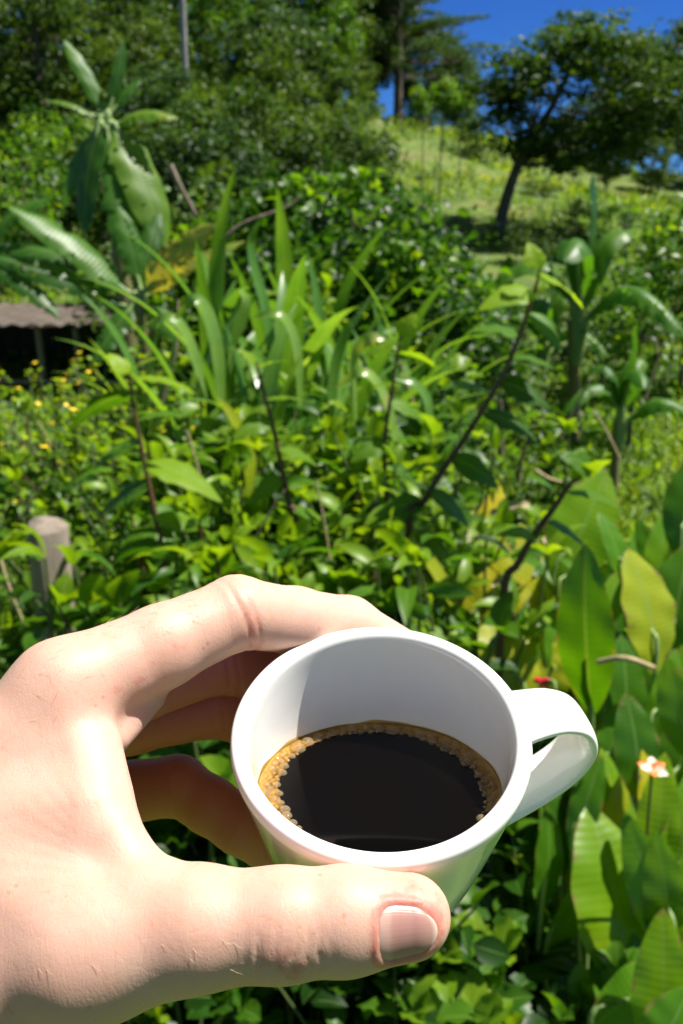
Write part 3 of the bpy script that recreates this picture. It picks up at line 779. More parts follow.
# ---- leaf materials (real leaf albedos)
G1 = leafmat('glossy_green_leaf', [(.0, (.008, .032, .003)), (.45, (.026, .092, .005)), (.75, (.080, .185, .007)), (1.0, (.21, .31, .012))], .42, .40, spec=.38)
G2 = leafmat('lime_leaf', [(.0, (.014, .058, .004)), (.5, (.066, .165, .006)), (1.0, (.23, .35, .010))], .45, .45, spec=.35)
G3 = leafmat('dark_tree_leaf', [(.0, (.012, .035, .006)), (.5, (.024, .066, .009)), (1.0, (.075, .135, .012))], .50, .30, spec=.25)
G4 = leafmat('banana_leaf', [(.0, (.018, .070, .010)), (.5, (.05, .150, .014)), (.85, (.12, .23, .02)), (1.0, (.34, .33, .06))], .38, .42, veins=.3, vscale=30, spec=.4)
G5 = leafmat('canna_leaf', [(.0, (.022, .085, .005)), (.5, (.075, .205, .006)), (.8, (.16, .30, .006)), (1.0, (.26, .37, .008))], .34, .45, tcol=(2.6, 2.2, .5), veins=.07, vscale=22, blem=.8)
G6 = leafmat('yellowing_leaf', [(.0, (.12, .24, .008)), (.45, (.36, .40, .010)), (.8, (.58, .44, .012)), (1.0, (.42, .24, .04))], .42, .42, tcol=(1.6, 1.5, .5), veins=.07, vscale=22, blem=1.0)
G7 = leafmat('cane_blade', [(.0, (.022, .080, .010)), (.5, (.080, .195, .024)), (.9, (.20, .33, .06)), (1.0, (.35, .32, .08))], .30, .38, veins=0)
G8 = leafmat('blue_green_tree_leaf', [(.0, (.012, .040, .014)), (.5, (.028, .075, .022)), (1.0, (.060, .115, .025))], .50, .28, spec=.25)
GR = leafmat('hill_grass', [(.0, (.05, .13, .006)), (.5, (.13, .23, .010)), (.85, (.21, .28, .018)), (1.0, (.34, .29, .10))], .55, .4)
STM = barkmat('green_stem', (.05, .09, .02), (.10, .13, .03), 60, .6)
RST = barkmat('reddish_stem', (.055, .030, .015), (.13, .06, .03), 60, .6)
BRK = barkmat('tree_bark', (.055, .042, .030), (.16, .125, .09), 14)
DRY = barkmat('dry_stalk', (.30, .22, .11), (.50, .40, .23), 40)
m_yf, nt, nd, L = newmat('yellow_petal'); pr = N(nt, 'ShaderNodeBsdfPrincipled', inp={'Base Color': (.75, .55, .02, 1), 'Roughness': .5}); out = N(nt, 'ShaderNodeOutputMaterial'); L.new(pr.outputs[0], out.inputs[0])
m_rf, nt, nd, L = newmat('red_petal'); pr = N(nt, 'ShaderNodeBsdfPrincipled', inp={'Base Color': (.62, .03, .03, 1), 'Roughness': .4}); out = N(nt, 'ShaderNodeOutputMaterial'); L.new(pr.outputs[0], out.inputs[0])
m_of, nt, nd, L = newmat('orange_petal'); pr = N(nt, 'ShaderNodeBsdfPrincipled', inp={'Base Color': (.85, .20, .03, 1), 'Roughness': .4}); out = N(nt, 'ShaderNodeOutputMaterial'); L.new(pr.outputs[0], out.inputs[0])
m_wf, nt, nd, L = newmat('pale_petal'); pr = N(nt, 'ShaderNodeBsdfPrincipled', inp={'Base Color': (.75, .66, .55, 1), 'Roughness': .5}); out = N(nt, 'ShaderNodeOutputMaterial'); L.new(pr.outputs[0], out.inputs[0])

def rdir(n, el0, el1):
    a = rng.uniform(0, 2 * np.pi, n); e = rng.uniform(el0, el1, n)
    return np.stack([np.cos(e) * np.cos(a), np.cos(e) * np.sin(a), np.sin(e)], 1)
def upn(n, s=.45):
    v = rng.normal(0, s, (n, 3)); v[:, 2] += 1; return v

# ---- generators: each returns a thing (Empty) with parts
def herb(name, h, rad, stems, per, size, tmpl, mat, smat=STM, tintc=.5, flowers=0, bare=.25):
    root = empty(name); st = MB(); fo = MB(); blooms = []
    for s in range(stems):
        a = rnd.uniform(0, 6.283); r = rad * rnd.uniform(.25, 1); hh_ = h * rnd.uniform(.7, 1.05)
        p0 = np.array([rnd.gauss(0, .05), rnd.gauss(0, .05), -.05]); p3 = np.array([math.cos(a) * r, math.sin(a) * r, hh_])
        p1 = p0 + np.array([0, 0, hh_ * .45]) + (p3 - p0) * np.array([.12, .12, 0]); pts = catmull([p0, p1, (p1 + p3) / 2 + np.array([rnd.gauss(0, .03), rnd.gauss(0, .03), .03]), p3], 12)
        st.tube(pts, np.linspace(.008, .003, 13) * (h / 1.0) ** .5, 5)
        t = rng.uniform(bare, 1, per) ** .8; ii = t * 12; i0 = np.clip(ii.astype(int), 0, 11)
        P = pts[i0] + (pts[i0 + 1] - pts[i0]) * (ii - i0)[:, None]
        D = rdir(per, -.3, .7); szs = size * rng.uniform(.55, 1.2, per) * (1.1 - .35 * t)
        off = D * (szs * rng.uniform(.1, .7, per))[:, None]
        put(fo, tmpl, P + off, D, upn(per), szs, np.clip(tintc + (t - .6) * .35 + rng.normal(0, .2, per), 0, 1))
        for k in range(3):   # the bright young tip
            d = rdir(1, .5, 1.3); put(fo, tmpl, pts[-1:] , d, upn(1), size * .7, min(1, tintc + .4))
        if flowers and rnd.random() < .75:
            blooms.append(pts[-1] + rng.normal(0, .02, 3) + np.array([0, 0, .015]))
    obj('stem', st, root, smat); obj('foliage', fo, root, mat)
    for c in blooms:
        fl = MB(); a0 = rnd.uniform(0, 6); V = [(0, 0, 0)] + [((.020 if q % 2 == 0 else .008) * math.cos(a0 + q * math.pi / 5), (.020 if q % 2 == 0 else .008) * math.sin(a0 + q * math.pi / 5), .004 if q % 2 == 0 else 0) for q in range(10)]
        fl.add(V, [[0, q + 1, (q + 1) % 10 + 1, (q + 1) % 10 + 1] for q in range(10)]); fo_ = obj('flower', fl, root, m_yf); fo_.location = c; fo_.rotation_euler = (rnd.gauss(.3, .4), rnd.gauss(0, .4), 0)
    return root

def strap(mb, base, a, L_, w, lift, bend, tint, rows=14, fold=.25, twist=0):
    """long strap leaf that rises and arches over"""
    pts = []; p = np.array(base, float); el = lift
    hd = np.array([math.cos(a), math.sin(a), 0])
    for i in range(rows):
        pts.append(p.copy()); el -= bend / rows * (1 + 1.4 * i / rows)
        p = p + (hd * math.cos(el) + np.array([0, 0, math.sin(el)])) * L_ / rows
    pts = np.array(pts); T = np.gradient(pts, axis=0); side = np.array([-math.sin(a), math.cos(a), 0])
    V = []; Q = []
    for i in range(rows):
        v = i / (rows - 1); t = unit(T[i]); n = unit(np.cross(side, t)) * -1; tw = twist * v
        sd_ = side * math.cos(tw) + n * math.sin(tw)
        hw = w / 2 * (min(1, .45 + v * 2.2) * (1 - max(0, (v - .35) / .65) ** 1.8))
        for u in (-1, 0, 1): V.append(pts[i] + sd_ * hw * u + n * abs(u) * hw * fold); Q.append((u, v))
    F = [[i * 3 + j, i * 3 + j + 1, (i + 1) * 3 + j + 1, (i + 1) * 3 + j] for i in range(rows - 1) for j in (0, 1)]
    mb.add(V, F, tint, Q)

def cane(name, h, n, L_, w, mat=G7):
    root = empty(name); st = MB(); fo = MB(); lean = np.array([rnd.gauss(0, .06), rnd.gauss(0, .06), 1]) 
    pts = np.array([lean * h * .8 * t for t in np.linspace(0, 1, 8)]); st.tube(pts, np.linspace(.018, .008, 8), 7)
    a = rnd.uniform(0, 6.28)
    for k in range(n):
        t = .15 + .85 * k / max(1, n - 1); a += math.pi + rnd.gauss(0, .45)
        strap(fo, lean * h * .8 * t, a, L_ * rnd.uniform(.8, 1.15) * (1.1 - .35 * t), w * rnd.uniform(.8, 1.1), 1.22 + .22 * t + rnd.gauss(0, .08), rnd.uniform(.2, 1.1), np.clip(.55 + rnd.gauss(0, .18), 0, 1), 14, .22, rnd.gauss(0, .5))
    obj('stalk', st, root, STM); obj('foliage', fo, root, mat)
    return root

def big_leaf(base, tip, width, facing, bow=.12, curl=.1, rows=22, cols=9, tears=0, droop=0.0, fold=.12, prof=None, seed=1, tint=.5):
    """one large broad leaf from base to tip; facing = roughly where its upper face looks"""
    r_ = np.random.default_rng(seed)
    base = np.asarray(base, float); tip = np.asarray(tip, float); ax = tip - base; L_ = np.linalg.norm(ax); t = ax / L_
    n = np.asarray(facing, float); n = unit(n - t * (n @ t)); s = np.cross(t, n)
    prof = prof or (lambda v: math.sin(math.pi * min(.999, v) ** .85) ** .62 if v > 0 else 0.02)
    V = []; Q = []
    jag = r_.uniform(0, 1, (rows, 2))
    for i in range(rows):
        v = i / (rows - 1); c = base + ax * v + n * (bow * L_ * math.sin(math.pi * v)) - np.array([0, 0, droop * L_ * v * v])
        hw = width / 2 * prof(v)
        for j in range(cols):
            u = j / (cols - 1) * 2 - 1
            k = 1.0
            if tears and abs(u) > .3 and jag[i, int(u > 0)] < tears: k = 1 - .30 * abs(u) * jag[i, int(u > 0)] / tears
            z = fold * hw * abs(u) - curl * hw * u * u + .05 * hw * math.sin(v * 23 + u * 3) * abs(u)
            V.append(c + s * hw * u * k + n * z - np.array([0, 0, (abs(u) ** 2) * hw * droop])); Q.append((u, v))
    F = [[i * cols + j, i * cols + j + 1, (i + 1) * cols + j + 1, (i + 1) * cols + j] for i in range(rows - 1) for j in range(cols - 1)]
    if tears:
        F = [f for q, f in enumerate(F) if not (r_.random() < tears * .28 and abs(((q % (cols - 1)) + .5) / (cols - 1) * 2 - 1) > .35 and 2 < q // (cols - 1) < rows - 2)]
    b = MB(); b.add(V, F, tint, Q); return b

def tree(name, h, crad, cz, clumps, per, lsize, mat, trunk_r=.12, lean=(0, 0), squash=.8, tmpl=kite, cl_r=.45, tintc=.45, limbs=9, bark=None, shape='round'):
    root = empty(name); tk = MB(); cr = MB()
    top = np.array([lean[0], lean[1], h * .82]); k1 = np.array([lean[0] * .25 + rnd.gauss(0, .08), lean[1] * .3, h * .3]); k2 = np.array([lean[0] * .7, lean[1] * .7, h * .58])
    tp = catmull([(0, 0, -.3), k1, k2, top], 14); tk.tube(tp, np.linspace(trunk_r, trunk_r * .25, 15), 8)
    C = np.array([lean[0], lean[1], h * cz]); pos = []
    for k in range(clumps):
        d = rng.normal(0, 1, 3); d /= np.linalg.norm(d); rr = rng.uniform(.35, 1) ** .6
        if shape == 'cone':
            zf = rng.uniform(0, 1); rad_ = crad * (1 - zf) ** .8 * rng.uniform(.5, 1.0); a = rng.uniform(0, 6.28)
            c = np.array([lean[0] + rad_ * math.cos(a), lean[1] + rad_ * math.sin(a), h * (.28 + .72 * zf)])
        else:
            c = C + d * crad * rr * np.array([1, 1, squash * (h * (1 - cz)) / crad if squash > 5 else squash])
        pos.append(c)
    pos = np.array(pos)
    for k in range(min(limbs, len(pos))):
        q = pos[k]; t0 = rnd.uniform(.35, .85); i0 = int(t0 * 14); s = tp[i0]
        mid = (s + q) / 2 + np.array([0, 0, -.08 * h * rnd.random()])
        tk.tube(catmull([s, mid, q], 8), np.linspace(trunk_r * .45 * (1.1 - t0), trunk_r * .08, 9), 5, cap=False)
    for c in pos:
        r = cl_r * rnd.uniform(.6, 1.35); n_ = int(per * rnd.uniform(.6, 1.3))
        P = c + rng.normal(0, 1, (n_, 3)) * np.array([r, r, r * .62]) * .55
        tb = np.clip(tintc + rnd.gauss(0, .19) + rng.normal(0, .12, n_), 0, 1)
        put(cr, tmpl, P, rdir(n_, -.9, .5), upn(n_, .55), lsize * rng.uniform(.6, 1.3, n_), tb)
    obj('trunk', tk, root, bark or BRK); obj('crown', cr, root, mat)
    return root

def pine(name, h, crad, mat=G3):
    root = empty(name); tk = MB(); cr = MB(); tk.tube([(0, 0, -.3), (.05, 0, h * .5), (0, .05, h)], [.22, .14, .03], 8)
    nl = 15
    for i in range(nl):
        z = h * (.22 + .78 * i / nl); rad_ = crad * (1 - i / nl) ** .7 + .25
        for k in range(9):
            a = rnd.uniform(0, 6.28); r = rad_ * rnd.uniform(.65, 1.1); e = np.array([math.cos(a) * r, math.sin(a) * r, z + r * .12])
            pts = catmull([(0, 0, z), (e[0] * .5, e[1] * .5, z + .02), e], 6); tk.tube(pts, np.linspace(.04, .01, 7), 4, cap=False)
            n_ = 230; t = rng.uniform(.15, 1, n_) ** .8
            P = np.array([0, 0, z]) + (e - np.array([0, 0, z])) * t[:, None] + rng.normal(0, .13, (n_, 3)) * np.array([1, 1, .45])
            put(cr, kite, P, rdir(n_, -.6, .5) + unit(e) * .8, upn(n_, .5), .20, np.clip(.35 + rng.normal(0, .15, n_), 0, 1), .45)
    obj('trunk', tk, root, BRK); obj('crown', cr, root, mat); return root

def banana(name, h, specs, tints=None, stem_r=.09):
    """specs: (azimuth, length, width, elevation, droop, ragged)"""
    root = empty(name); st = MB(); st.tube(catmull([(0, 0, -.2), (.03, 0, h * .4), (0, .04, h)], 8), np.linspace(stem_r, stem_r * .5, 9), 10); obj('stem', st, root, m_pseudo)
    for k, (a, L_, w, el, dr, tr_) in enumerate(specs):
        hd = np.array([math.cos(a), math.sin(a), 0]); base = np.array([0, 0, h * rnd.uniform(.86, 1.0)])
        pet = .28 * L_ * .6; d0 = hd * math.cos(el + .25) + np.array([0, 0, math.sin(el + .25)]); d1 = hd * math.cos(el) + np.array([0, 0, math.sin(el)])
        p1 = base + d0 * pet; tip = p1 + d1 * L_
        side = np.cross(d1, np.array([0, 0, 1.0])); fac = unit(np.cross(side, d1) + np.array([rnd.gauss(0, .3), rnd.gauss(0, .3), .2]))
        lb = big_leaf(p1, tip, w, fac, .06, .25, 30, 9, tr_, dr, .16, prof=lambda v: min(1, .35 + 3.2 * v) * (1 - max(0, (v - .72) / .28) ** 2.2) ** .7 if v < 1 else .02, seed=k + int(L_ * 100), tint=(tints[k] if tints else np.clip(.5 + rnd.gauss(0, .15), 0, 1)))
        lo = obj('leaf', lb, root, G4)
        pb = MB(); pb.tube(catmull([base - np.array([0, 0, .15]), base + d0 * pet * .5, p1, p1 + (tip - p1) * .3 + np.array([0, 0, .06 * L_ * .8 - droop_at(dr, .3, L_)]), ], 10), np.linspace(.035, .012, 11), 6); obj('petiole', pb, lo, m_rib)
    return root
def droop_at(dr, v, L_): return dr * L_ * v * v
m_pseudo = barkmat('banana_stem', (.10, .12, .04), (.24, .20, .09), 10, .6)
m_rib = barkmat('leaf_rib', (.16, .26, .07), (.26, .36, .12), 30, .5)

def place(o, px, y, s=1.0, rz=None, dz=0.0, py=None):
    p = gpos(px, y)
    if py is not None:      # the plant's top, not its foot, stands at px
        x = float(at(px, py, y)[0]); p = np.array([x, y, float(terr(x, y))])
    o.location = (p[0], p[1], p[2] + dz); o.scale = (s, s, s); o.rotation_euler = (0, 0, rnd.uniform(0, 6.28) if rz is None else rz)
    return o
def aimed_scale(h, px, py, y):   # scale so that the plant's top reaches photo pixel py
    return max(.05, (top_z(px, py, y) - gpos(px, y)[2]) / h)

class Proto:
    """first use hands out the prototype itself, later uses copies of it and its parts"""
    def __init__(s, o, h=None):
        s.o, s.used = o, False; zs = []
        for c in o.children:
            if c.type == 'MESH':
                a = np.empty(len(c.data.vertices) * 3, np.float32); c.data.vertices.foreach_get('co', a); zs.append(a[2::3])
        s.h = float(np.percentile(np.concatenate(zs), 98.5))
    def get(s):
        if not s.used: s.used = True; return s.o
        return copy_tree(s.o)
LABELS_USED = {}
def where(px, py):
    hx = 'at the far left' if px < 90 else 'left of centre' if px < 240 else 'in the middle' if px < 420 else 'right of centre' if px < 560 else 'at the far right'
    return hx

# ================================================================== far trees
def put_tree(pr_, px, y, py_top, label, group='trees on the hill', cat='tree', sx=1.0):
    o = pr_.get(); s = aimed_scale(pr_.h, px, py_top, y); place(o, px, y, s, py=py_top); o.scale = (s * sx, s * sx, s); tag(o, label, cat, group); return o
T1 = Proto(tree('broadleaf_tree', 7.0, 2.3, .54, 120, 82, .20, G3, .13, (.3, 0), 1.25, cl_r=.40, tintc=.58), 7.6)
T2 = Proto(tree('broadleaf_tree', 7.0, 2.3, .52, 120, 82, .18, G3, .12, (-.2, .1), 1.3, tintc=.75, cl_r=.40), 7.6)
T3 = Proto(tree('broadleaf_tree', 8.0, 2.1, .54, 120, 82, .20, G8, .12, (.1, .1), 1.6, tintc=.5, cl_r=.42), 8.6)
T4 = Proto(tree('broadleaf_tree', 7.0, 2.0, .56, 120, 75, .18, G2, .10, (.1, -.2), 1.35, tintc=.15, cl_r=.45), 7.6)
forest = [  # px, y, py_top, proto, words
    (-60, 34, -70, T3, 'tall dark tree beyond the left edge of the clearing'),
    (8, 38, -60, T1, 'dark rounded tree in the top left corner of the photo'),
    (55, 33, -20, T2, 'mid green tree above the crop rows, second from the left corner'),
    (98, 40, -110, T3, 'tall blue-green tree behind the upright banana leaves'),
    (135, 31, 25, T2, 'shorter bushy tree just right of the upright banana leaf tips'),
    (165, 42, -90, T1, 'tall dark tree left of the grey pole'),
    (228, 34, -10, T4, 'yellow-green tree right of the grey pole'),
    (262, 43, -110, T3, 'tall narrow tree behind the yellow-green one'),
    (298, 31, 35, T2, 'leafy green tree left of the grassy slope, its crown catching the sun'),
    (322, 37, -5, T4, 'light green tree below the small blue gap of sky'),
    (352, 47, -60, T1, 'dark tree at the left foot of the conifer'),
    (215, 26, 85, T1, 'squat dark tree in the shade below the grey pole'),
    (262, 24, 110, T2, 'small rounded tree above the central bush'),
    (415, 52, 75, T4, 'pale green small tree on the crest under the conifer'),
    (640, 46, 48, T3, 'blue-green tree on the skyline right of the spreading tree'),
    (700, 44, 25, T1, 'dark tree cut by the right edge of the photo, sky behind'),
    (590, 55, 95, T1, 'tree on the crest glimpsed below the spreading crown'),
    (655, 38, 135, T2, 'low bushy tree under the skyline at the right'),
    (30, 30, -30, T1, 'dark shaded tree behind the crop rows at the left edge'), (-15, 30, 30, T2, 'mid green tree at the left edge above the banana leaves'),
    (80, 36, -60, T1, 'dark tree between the two left forest trees'), (120, 37, -40, T3, 'blue-green tree crown just above the banana leaf tips'),
    (160, 33, 10, T1, 'dark round-topped tree directly left of the grey pole foot'), (205, 36, -60, T2, 'tall mid green tree behind the grey pole'),
    (245, 30, 30, T1, 'dark tree in front of the yellow-green one'), (285, 38, -80, T4, 'tall light green tree near the top centre'), (330, 40, -30, T2, 'green tree at the top edge left of the conifer'),
    (172, 14, 112, T1, 'dark tree right behind the large banana plant'), (212, 13, 128, T3, 'dark blue-green tree filling the gap between banana plant and central bush'), (250, 15, 98, T1, 'dark tall tree over the tips of the cane blades'), (300, 17, 92, T2, 'dense tree left of the grassy slope, halfway up the hill'), (330, 15, 130, T1, 'smaller dark tree just behind the central bush'), (150, 20, 70, T3, 'tall shadowy tree between the banana tips and the pole'), (300, 24, 40, T1, 'tall dark tree whose crown borders the grassy slope at the left'), (275, 27, 5, T3, 'high dark crown at the top, left of the slope'),
    (225, 19, 95, T1, 'dark tree in shade above the second banana plant'), (275, 20, 125, T4, 'small light tree over the central bush'), (190, 22, 110, T3, 'blue-green tree between banana plant and central bush'),
    (372, 45, -20, T3, 'blue-green tree hugging the left side of the conifer'), (350, 34, 60, T2, 'small leafy tree at the edge of the slope under the conifer'), (455, 50, 60, T1, 'dark tree behind the saplings on the crest'),
    (625, 42, 70, T1, 'dark tree touching the right side of the spreading crown'), (672, 43, 62, T3, 'blue-green tree with sky showing through, near the right edge'), (610, 36, 125, T1, 'dark low tree under the right side of the spreading crown'), (700, 40, 90, T2, 'green tree at the right edge of the skyline'), (575, 40, 130, T3, 'low blue-green tree on the crest behind the leaning trunk'), (432, 47, 30, T1, 'dark tree filling the gap right of the conifer'), (458, 48, 48, T3, 'blue-green tree between conifer and spreading tree'), (360, 46, -40, T1, 'very dark tall tree merging with the conifer at its left'),
    (725, 36, 110, T3, 'dark tree just beyond the right edge')]
for px, y, pt, P_, lab in forest: put_tree(P_, px, y, pt, lab)
o = pine('conifer', 10, 4.6); place(o, 398, 43, aimed_scale(10, 398, -120, 43)); tag(o, 'tall dark conifer with layered branches at the top of the grassy slope', 'tree', 'trees on the hill')
# the spreading tree with the leaning trunk
sp = tree('spreading_tree', 7.2, 2.75, .60, 190, 88, .18, G3, .17, (1.9, 0), .80, cl_r=.42, tintc=.5, limbs=24)
place(sp, 493, 26, 1.0, 0); s_ = aimed_scale(6.9, 545, 12, 26); sp.scale = (s_ * 1.3, s_ * 1.25, s_); tag(sp, 'large dark spreading tree with a leaning trunk on the slope against the sky', 'tree', 'trees on the hill')
# thin saplings on the slope
SPL = Proto(tree('sapling', 5.0, .55, .86, 16, 60, .15, G2, .045, (.1, 0), 1.1, cl_r=.3, tintc=.45, limbs=5), 5.4)
for px, y, pt, lab in ((442, 29, 78, 'slender sapling with a small yellow-green tuft above the grassy slope'), (424, 31, 88, 'thinner sapling left of the tufted one on the slope'), (462, 33, 92, 'sapling close to the trunk of the spreading tree')):
    put_tree(SPL, px, y, pt, lab, 'saplings on the slope', 'sapling')
SP2 = Proto(tree('sapling', 3.0, .7, .66, 22, 60, .13, G1, .05, (.15, 0), 1.2, cl_r=.28, limbs=7), 3.4)
for px, y, pt, lab in ((612, 11.5, 262, 'young tree with a bare lower trunk right of the small bananas'), (655, 14, 210, 'leafy young tree near the right edge above the slope path'), (640, 9.5, 305, 'small young tree at the right with drooping leaves'), (560, 13, 268, 'young tree in the shade between banana tufts'), (700, 12, 190, 'young tree cut by the right edge, halfway down'), (508, 12.5, 300, 'thin young tree under the spreading tree'), (675, 18, 235, 'dark young tree standing on the slope under the right skyline')):
    put_tree(SP2, px, y, pt, lab, 'young trees on the lower slope', 'young tree')
# grey pole
b = MB(); b.tube([(0, 0, -.5), (0, 0, 5), (0, .03, 11)], [.085, .075, .065], 12)
m_pole, nt, nd, L = newmat('weathered_pole'); tc = N(nt, 'ShaderNodeTexCoord'); no = N(nt, 'ShaderNodeTexNoise', inp={'Scale': 6.0, 'Detail': 5.0}); L.new(tc.outputs['Object'], no.inputs['Vector'])
rp = ramp(nt, [(.3, (.17, .17, .17)), (.7, (.30, .30, .29))], no.outputs['Fac']); pr = N(nt, 'ShaderNodeBsdfPrincipled', inp={'Roughness': .7}); L.new(rp.outputs[0], pr.inputs['Base Color']); out = N(nt, 'ShaderNodeOutputMaterial'); L.new(pr.outputs[0], out.inputs[0])
o = obj('pole', b, None, m_pole); place(o, 191, 25, 1, 0); tag(o, 'straight grey pole rising out of the trees at the top left', 'pole')

# ================================================================== shrubs and bushes in the middle distance
B1 = Proto(tree('bush', 2.2, .9, .55, 42, 46, .095, G1, .03, (0, 0), 1.05, tmpl=ovate, cl_r=.20, tintc=.38, limbs=12), 2.45)
B2 = Proto(tree('bush', 1.6, .8, .5, 32, 46, .085, G2, .025, (0, 0), .85, tmpl=ovate, cl_r=.20, tintc=.35, limbs=10), 1.75)
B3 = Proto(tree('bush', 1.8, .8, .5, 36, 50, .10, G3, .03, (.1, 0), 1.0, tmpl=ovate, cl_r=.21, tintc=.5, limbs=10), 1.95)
bushes = [(470, 13, 292, B3), (530, 12, 300, B3), (275, 8.9, 210, B2), (325, 8.0, 185, B1), (405, 8.0, 262, B2), (300, 8.6, 195, B1), (352, 8.2, 178, B1), (392, 8.8, 225, B1), (330, 7.2, 240, B2), (375, 7.4, 248, B1), (425, 8.5, 290, B3), (262, 9.5, 215, B3), (225, 10.5, 190, B3), 
          (20, 20, 128, B2), (60, 22, 120, B2), (100, 21, 135, B3), (-20, 18, 140, B2), (130, 12, 255, B3), (40, 24, 108, B2), (150, 24, 112, B2),
          (540, 22, 218, B3), (580, 24, 205, B3), (625, 22, 205, B1),  (690, 15, 235, B3), 
          (545, 32, 180, B3), (365, 30, 110, B3), (345, 26, 130, B1), (480, 38, 118, B3), (430, 41, 105, B3)]
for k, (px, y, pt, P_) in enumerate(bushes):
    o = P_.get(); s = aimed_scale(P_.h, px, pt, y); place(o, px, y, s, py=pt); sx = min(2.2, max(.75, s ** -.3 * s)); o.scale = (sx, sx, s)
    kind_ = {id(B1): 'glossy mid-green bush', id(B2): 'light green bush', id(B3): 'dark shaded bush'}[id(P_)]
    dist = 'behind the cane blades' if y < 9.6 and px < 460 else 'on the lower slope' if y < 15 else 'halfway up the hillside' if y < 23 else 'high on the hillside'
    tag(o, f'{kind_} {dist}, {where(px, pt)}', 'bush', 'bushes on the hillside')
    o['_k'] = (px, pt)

# ---- bananas
def banana_px(y, base_px, crown, leaves, label, stem_r=.10):
    """crown = pixel of the stem's top; leaves: (base px,py, tip px,py, width_px, tint, tears, droop, depth of the tip, facing)"""
    cp = at(*crown, y); g0 = np.array([cp[0] + (base_px - crown[0]) / FPX * y, y, 0]); g0[2] = float(terr(g0[0], y)); root = empty('banana_plant'); root.location = g0
    c_ = cp - g0; st = MB(); st.tube(catmull([(0, 0, -.2), c_ * np.array([.3, .3, .5]), c_], 10), np.linspace(stem_r, stem_r * .5, 11), 10); obj('stem', st, root, m_pseudo)
    for k, (bx, by, tx, ty, wp, tint, tr_, dr, dy, fc) in enumerate(leaves):
        base = at(bx, by, y + dy * .15) - g0; tip = at(tx, ty, y + dy) - g0; L_ = np.linalg.norm(tip - base); t0 = tip + np.array([0, 0, dr * L_])
        lb = big_leaf(base, t0, wp / FPX * y * .95, fc, .05, .30, 34, 9, tr_, dr, .14, prof=lambda v: min(1, .25 + 4 * v) * (1 - max(0, (v - .55) / .45) ** 2.0) ** .8 if v < 1 else .02, seed=k + int(y * 10), tint=tint)
        lo = obj('leaf', lb, root, G4); pb = MB(); ax = t0 - base
        pb.tube(catmull([c_ - np.array([0, 0, .12]), (c_ + base) / 2 + np.array([0, 0, .03]), base, base + ax * .5 - np.array([0, 0, dr * L_ * .25 + .004])], 14), np.linspace(.035, .010, 15), 6); obj('petiole', pb, lo, m_rib)
    tag(root, label, 'banana plant', 'banana plants'); return root
banana_px(8.8, 118, (106, 128), [
    (104, 112, 64, 40, 17, .55, 0, 0, .1, (.5, -.8, .3)), (110, 108, 124, 40, 13, .35, 0, 0, .1, (.6, -.7, .1)), (96, 116, 48, 100, 16, .75, .2, .15, .0, (0, -.3, 1)), (112, 112, 142, 78, 12, .5, .1, .1, .1, (.2, -.6, .8)),
    (98, 128, 84, 236, 30, .22, .05, 0, -.35, (-.5, -.85, .1)), (108, 136, 124, 262, 32, .50, .45, 0, -.4, (.3, -.9, .3)), (116, 124, 178, 116, 22, .85, .15, .35, -.1, (.1, -.5, .9)), (118, 130, 166, 248, 42, .80, .08, 0, -.3, (.55, -.8, .2)), (112, 140, 140, 285, 34, .5, .2, 0, -.3, (.2, -.9, .3)), (94, 132, 62, 210, 20, .35, .2, .1, .1, (-.2, -.8, .5))],
    'tallest banana plant at the left, two leaves upright and broad dark ones hanging', .11)
banana_px(7.6, 150, (140, 300), [
    (128, 292, 8, 206, 36, .60, .15, .05, -.1, (.1, -.55, .85)), (124, 306, -10, 256, 34, .20, .5, .12, -.2, (.1, -.6, .7)), (146, 290, 214, 222, 34, 1.0, .55, .15, -.15, (.3, -.75, .6)), (140, 286, 118, 205, 26, .5, .3, 0, .1, (.4, -.8, .4)),
    (148, 296, 246, 240, 18, .95, .2, .1, .1, (.2, -.6, .8)), (132, 306, 92, 366, 26, .35, .2, 0, -.3, (-.1, -.8, .6)), (146, 306, 190, 350, 26, .5, .3, .1, -.3, (.2, -.8, .6)), (138, 288, 160, 212, 24, .35, .1, 0, .3, (.2, -.9, .2))],
    'lower banana plant with a pale torn leaf arching right and broad ones reaching left', .085)
banana_px(8.6, -30, (-22, 250), [
    (-16, 242, 52, 196, 26, .45, .3, .15, 0, (.1, -.5, .9)), (-14, 252, 78, 262, 28, .3, .4, .2, -.1, (.1, -.5, .9)), (-16, 256, 60, 318, 24, .25, .3, .1, -.2, (.1, -.6, .8)), (-24, 240, -10, 170, 22, .5, .1, 0, .1, (.5, -.8, .3)), (-28, 250, -90, 240, 28, .5, .3, .2, 0, (0, -.4, .9))],
    'banana plant cut by the left edge, its leaves hanging over the dark shelter', .09)
SB = Proto(banana('small_banana_plant', .7, [(.4, .85, .17, 1.2, .6, .2), (1.7, .8, .16, .9, .8, .2), (2.9, .9, .17, 1.1, .7, .2), (4.1, .8, .16, .8, .8, .3), (5.3, .85, .17, 1.25, .5, .1), (3.4, .7, .15, 1.45, .05, .1)], None, .05), 1.75)
